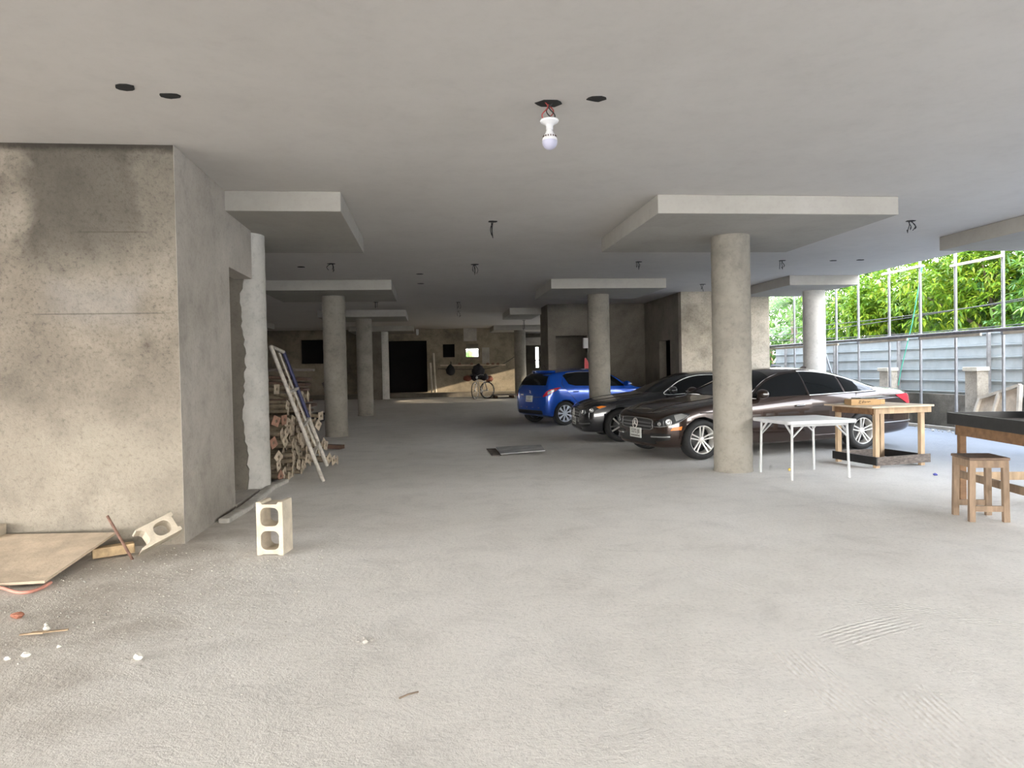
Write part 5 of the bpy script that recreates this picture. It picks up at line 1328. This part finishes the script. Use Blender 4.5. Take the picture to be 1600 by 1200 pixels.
# ------------------------------------------------------------------ TREES
def tree(name, label, c, rad, n, size, mat, seed, trunk=True, group='trees beyond the fence'):
    rnd = random.Random(seed)
    t = thing(name, label, 'tree', (c[0], c[1], 0), 0, group)
    mb = MB(); cx, cy, cz = 0, 0, c[2]
    blobs = []
    for i in range(34):
        th = rnd.uniform(0, 6.283); ph = math.acos(rnd.uniform(-.75, 1)); k = rnd.uniform(.5, .95)
        blobs.append((Vector((rad[0] * math.sin(ph) * math.cos(th) * k, rad[1] * math.sin(ph) * math.sin(th) * k, cz + rad[2] * math.cos(ph) * k)), rnd.uniform(.28, .5) * min(rad)))
    V = []; F = []
    while len(F) < n * 2:
        b, br = rnd.choice(blobs)
        d = Vector((rnd.gauss(0, 1), rnd.gauss(0, 1), rnd.gauss(.25, 1))).normalized()
        p = b + d * br * rnd.uniform(.75, 1.08)
        out = (p - Vector((0, 0, cz))).normalized()
        for q in range(7):                       # a whorl of drooping lance-shaped leaves
            a = rnd.uniform(0, 6.283)
            dr = (out * .5 + d * .6 + Vector((math.cos(a), math.sin(a), rnd.uniform(-.9, .25)))).normalized()
            L = size * rnd.uniform(.7, 1.25); w = L * .13
            sd = dr.cross(Vector((rnd.uniform(-.4, .4), rnd.uniform(-.4, .4), 1))).normalized() * w
            dp = Vector((0, 0, -L * .18)); o = len(V)
            V += [p, p + dr * L * .5 + sd, p + dr * L * .5 - sd, p + dr * L + dp]
            F += [(o, o + 1, o + 2), (o + 1, o + 3, o + 2)]
    me = bpy.data.meshes.new('foliage'); me.from_pydata([tuple(v) for v in V], [], F); me.materials.append(M[mat])
    fo = bpy.data.objects.new('foliage', me); col.objects.link(fo); fo.parent = t
    mb = MB(); mb.tube([(0, 0, 0), (.05, .03, c[2] * .4), (-.04, .05, c[2] * .8), (.0, 0, c[2] + rad[2] * .3)], [.17, .14, .11, .05], 10)
    for i in range(6):
        b, _ = blobs[i]; mb.tube([(0, .02, c[2] * .6), b * .5 + Vector((0, 0, c[2] * .3)), b], [.07, .045, .02], 6)
    mb.build('trunk', 'bark', t)
    return t
TREES = [
 ('mango_tree', 'broad mango tree with bright yellow green leaves in the middle behind the fence', (15.4, 20.8, 2.9), (2.5, 2.6, 1.9), 32000, .22, 'leaf_bright', 1),
 ('mango_tree', 'mango tree with bright new leaves right of the slanting green rope', (15.6, 17.9, 3.4), (2.3, 2.2, 2.0), 24000, .22, 'leaf_bright', 2),
 ('mango_tree', 'mid green mango tree just right of the white slab edge column', (15.2, 24.0, 2.7), (2.3, 2.4, 2.2), 26000, .22, 'leaf_mid', 3),
 ('shade_tree', 'tall dark green tree at the right edge behind the fence', (17.6, 16.2, 4.4), (3.0, 3.2, 3.0), 20000, .25, 'leaf_dark', 4),
 ('mango_tree', 'green tree at the far right edge behind the last scaffold tube', (14.6, 14.2, 2.7), (1.7, 1.9, 1.7), 14000, .21, 'leaf_mid', 5),
 ('shade_tree', 'dark tree standing behind the bright mango trees', (20.5, 25.5, 2.9), (2.8, 3.4, 1.9), 9000, .34, 'leaf_dark', 6),
 ('shrub', 'low green bush behind the fence beside the pale block wall', (15.5, 30.8, 2.0), (1.6, 1.7, 1.2), 5000, .26, 'leaf_mid', 7),
 ('shade_tree', 'dark tree behind the palm beyond the pale block wall', (20.5, 38.5, 3.6), (2.4, 2.4, 2.6), 6000, .36, 'leaf_dark', 8),
]
for a in TREES: tree(*a)
def palm(c, h, nf, L, seed, label, lean):
    rnd = random.Random(seed); t = thing('palm_tree', label, 'palm', (c[0], c[1], 0), 0, 'palms beyond the fence')
    top = Vector((lean, 0, h)); mb = MB(); mb.tube([(0, 0, 0), (lean * .3, 0, h * .5), top], [.16, .13, .11], 10); mb.build('trunk', 'bark', t)
    for i in range(nf):
        a = 2 * math.pi * i / nf + rnd.uniform(-.2, .2); up = rnd.uniform(.1, .9); d = Vector((math.cos(a), math.sin(a), 0)); mb = MB(); pts = []
        for k in range(11):
            u = k / 10; pts.append(top + d * L * (u * .95) + Vector((0, 0, L * (up * u - (.55 + up * .5) * u * u))))
        mb.tube(pts, [.03 * (1 - .08 * k) for k in range(11)], 5)
        for k in range(2, 44):
            u = k / 44; f = u * 10; j = min(int(f), 9); p = pts[j].lerp(pts[j + 1], f - j); tg = (pts[j + 1] - pts[j]).normalized(); sdv = tg.cross(Vector((0, 0, 1))).normalized()
            ll = L * .32 * math.sin(math.pi * min(1, .18 + u * .82)) + .05
            for s_ in (-1, 1):
                e = p + (sdv * s_ * .75 + tg * .55 + Vector((0, 0, -.42))).normalized() * ll; w = tg * .022
                mb.add([p - w, p + w, e], [(0, 1, 2)], False)
        mb.build('frond', 'leaf_palm', t)
palm((14.9, 27.8), 3.9, 15, 2.5, 3, 'coconut palm with arching fronds left of the white slab edge column', .1)
palm((17.0, 31.5), 3.0, 12, 2.2, 9, 'smaller palm with a pale fan of fronds beside the white column', 0)

# unseen block added off to the right, keeps the low sun off the interior
tag(boxes((28, 28.4, -30, 18.6, 0, 7.6), (28, 40, -30, 18.6, 7.6, 7.8), (28.4, 40, 18.3, 18.6, 0, 7.6)).build('wall_sun_blocker', 'panel'), kind='structure')
# ------------------------------------------------------------------ LIGHT
w = bpy.data.worlds.new('sky'); sc.world = w; w.use_nodes = True; nt = w.node_tree
bg = nt.nodes['Background']
tc = nt.nodes.new('ShaderNodeTexCoord'); sp = nt.nodes.new('ShaderNodeSeparateXYZ'); nt.links.new(tc.outputs['Generated'], sp.inputs[0])
cr = ramp(nt, sp.outputs[2], [(.0, (1., .96, .91)), (.14, (1., .97, .93)), (.34, (.57, .60, .64)), (1., (.30, .37, .50))])
nt.links.new(cr, bg.inputs['Color']); bg.inputs['Strength'].default_value = 8.0
sun_d = bpy.data.lights.new('sun', 'SUN'); sun = bpy.data.objects.new('sun', sun_d); col.objects.link(sun)
sun_d.energy = 9.0; sun_d.angle = R(.6); sun_d.color = (1, .84, .62)
sdir = Vector((.975, -.17, .23)).normalized()
sun.rotation_euler = sdir.to_track_quat('Z', 'Y').to_euler()
sun.location = (30, -5, 12)
vs = sc.view_settings; vs.view_transform = 'Standard'; vs.look = 'None'; vs.exposure = 1.42; vs.gamma = 1.0; vs.use_curve_mapping = False
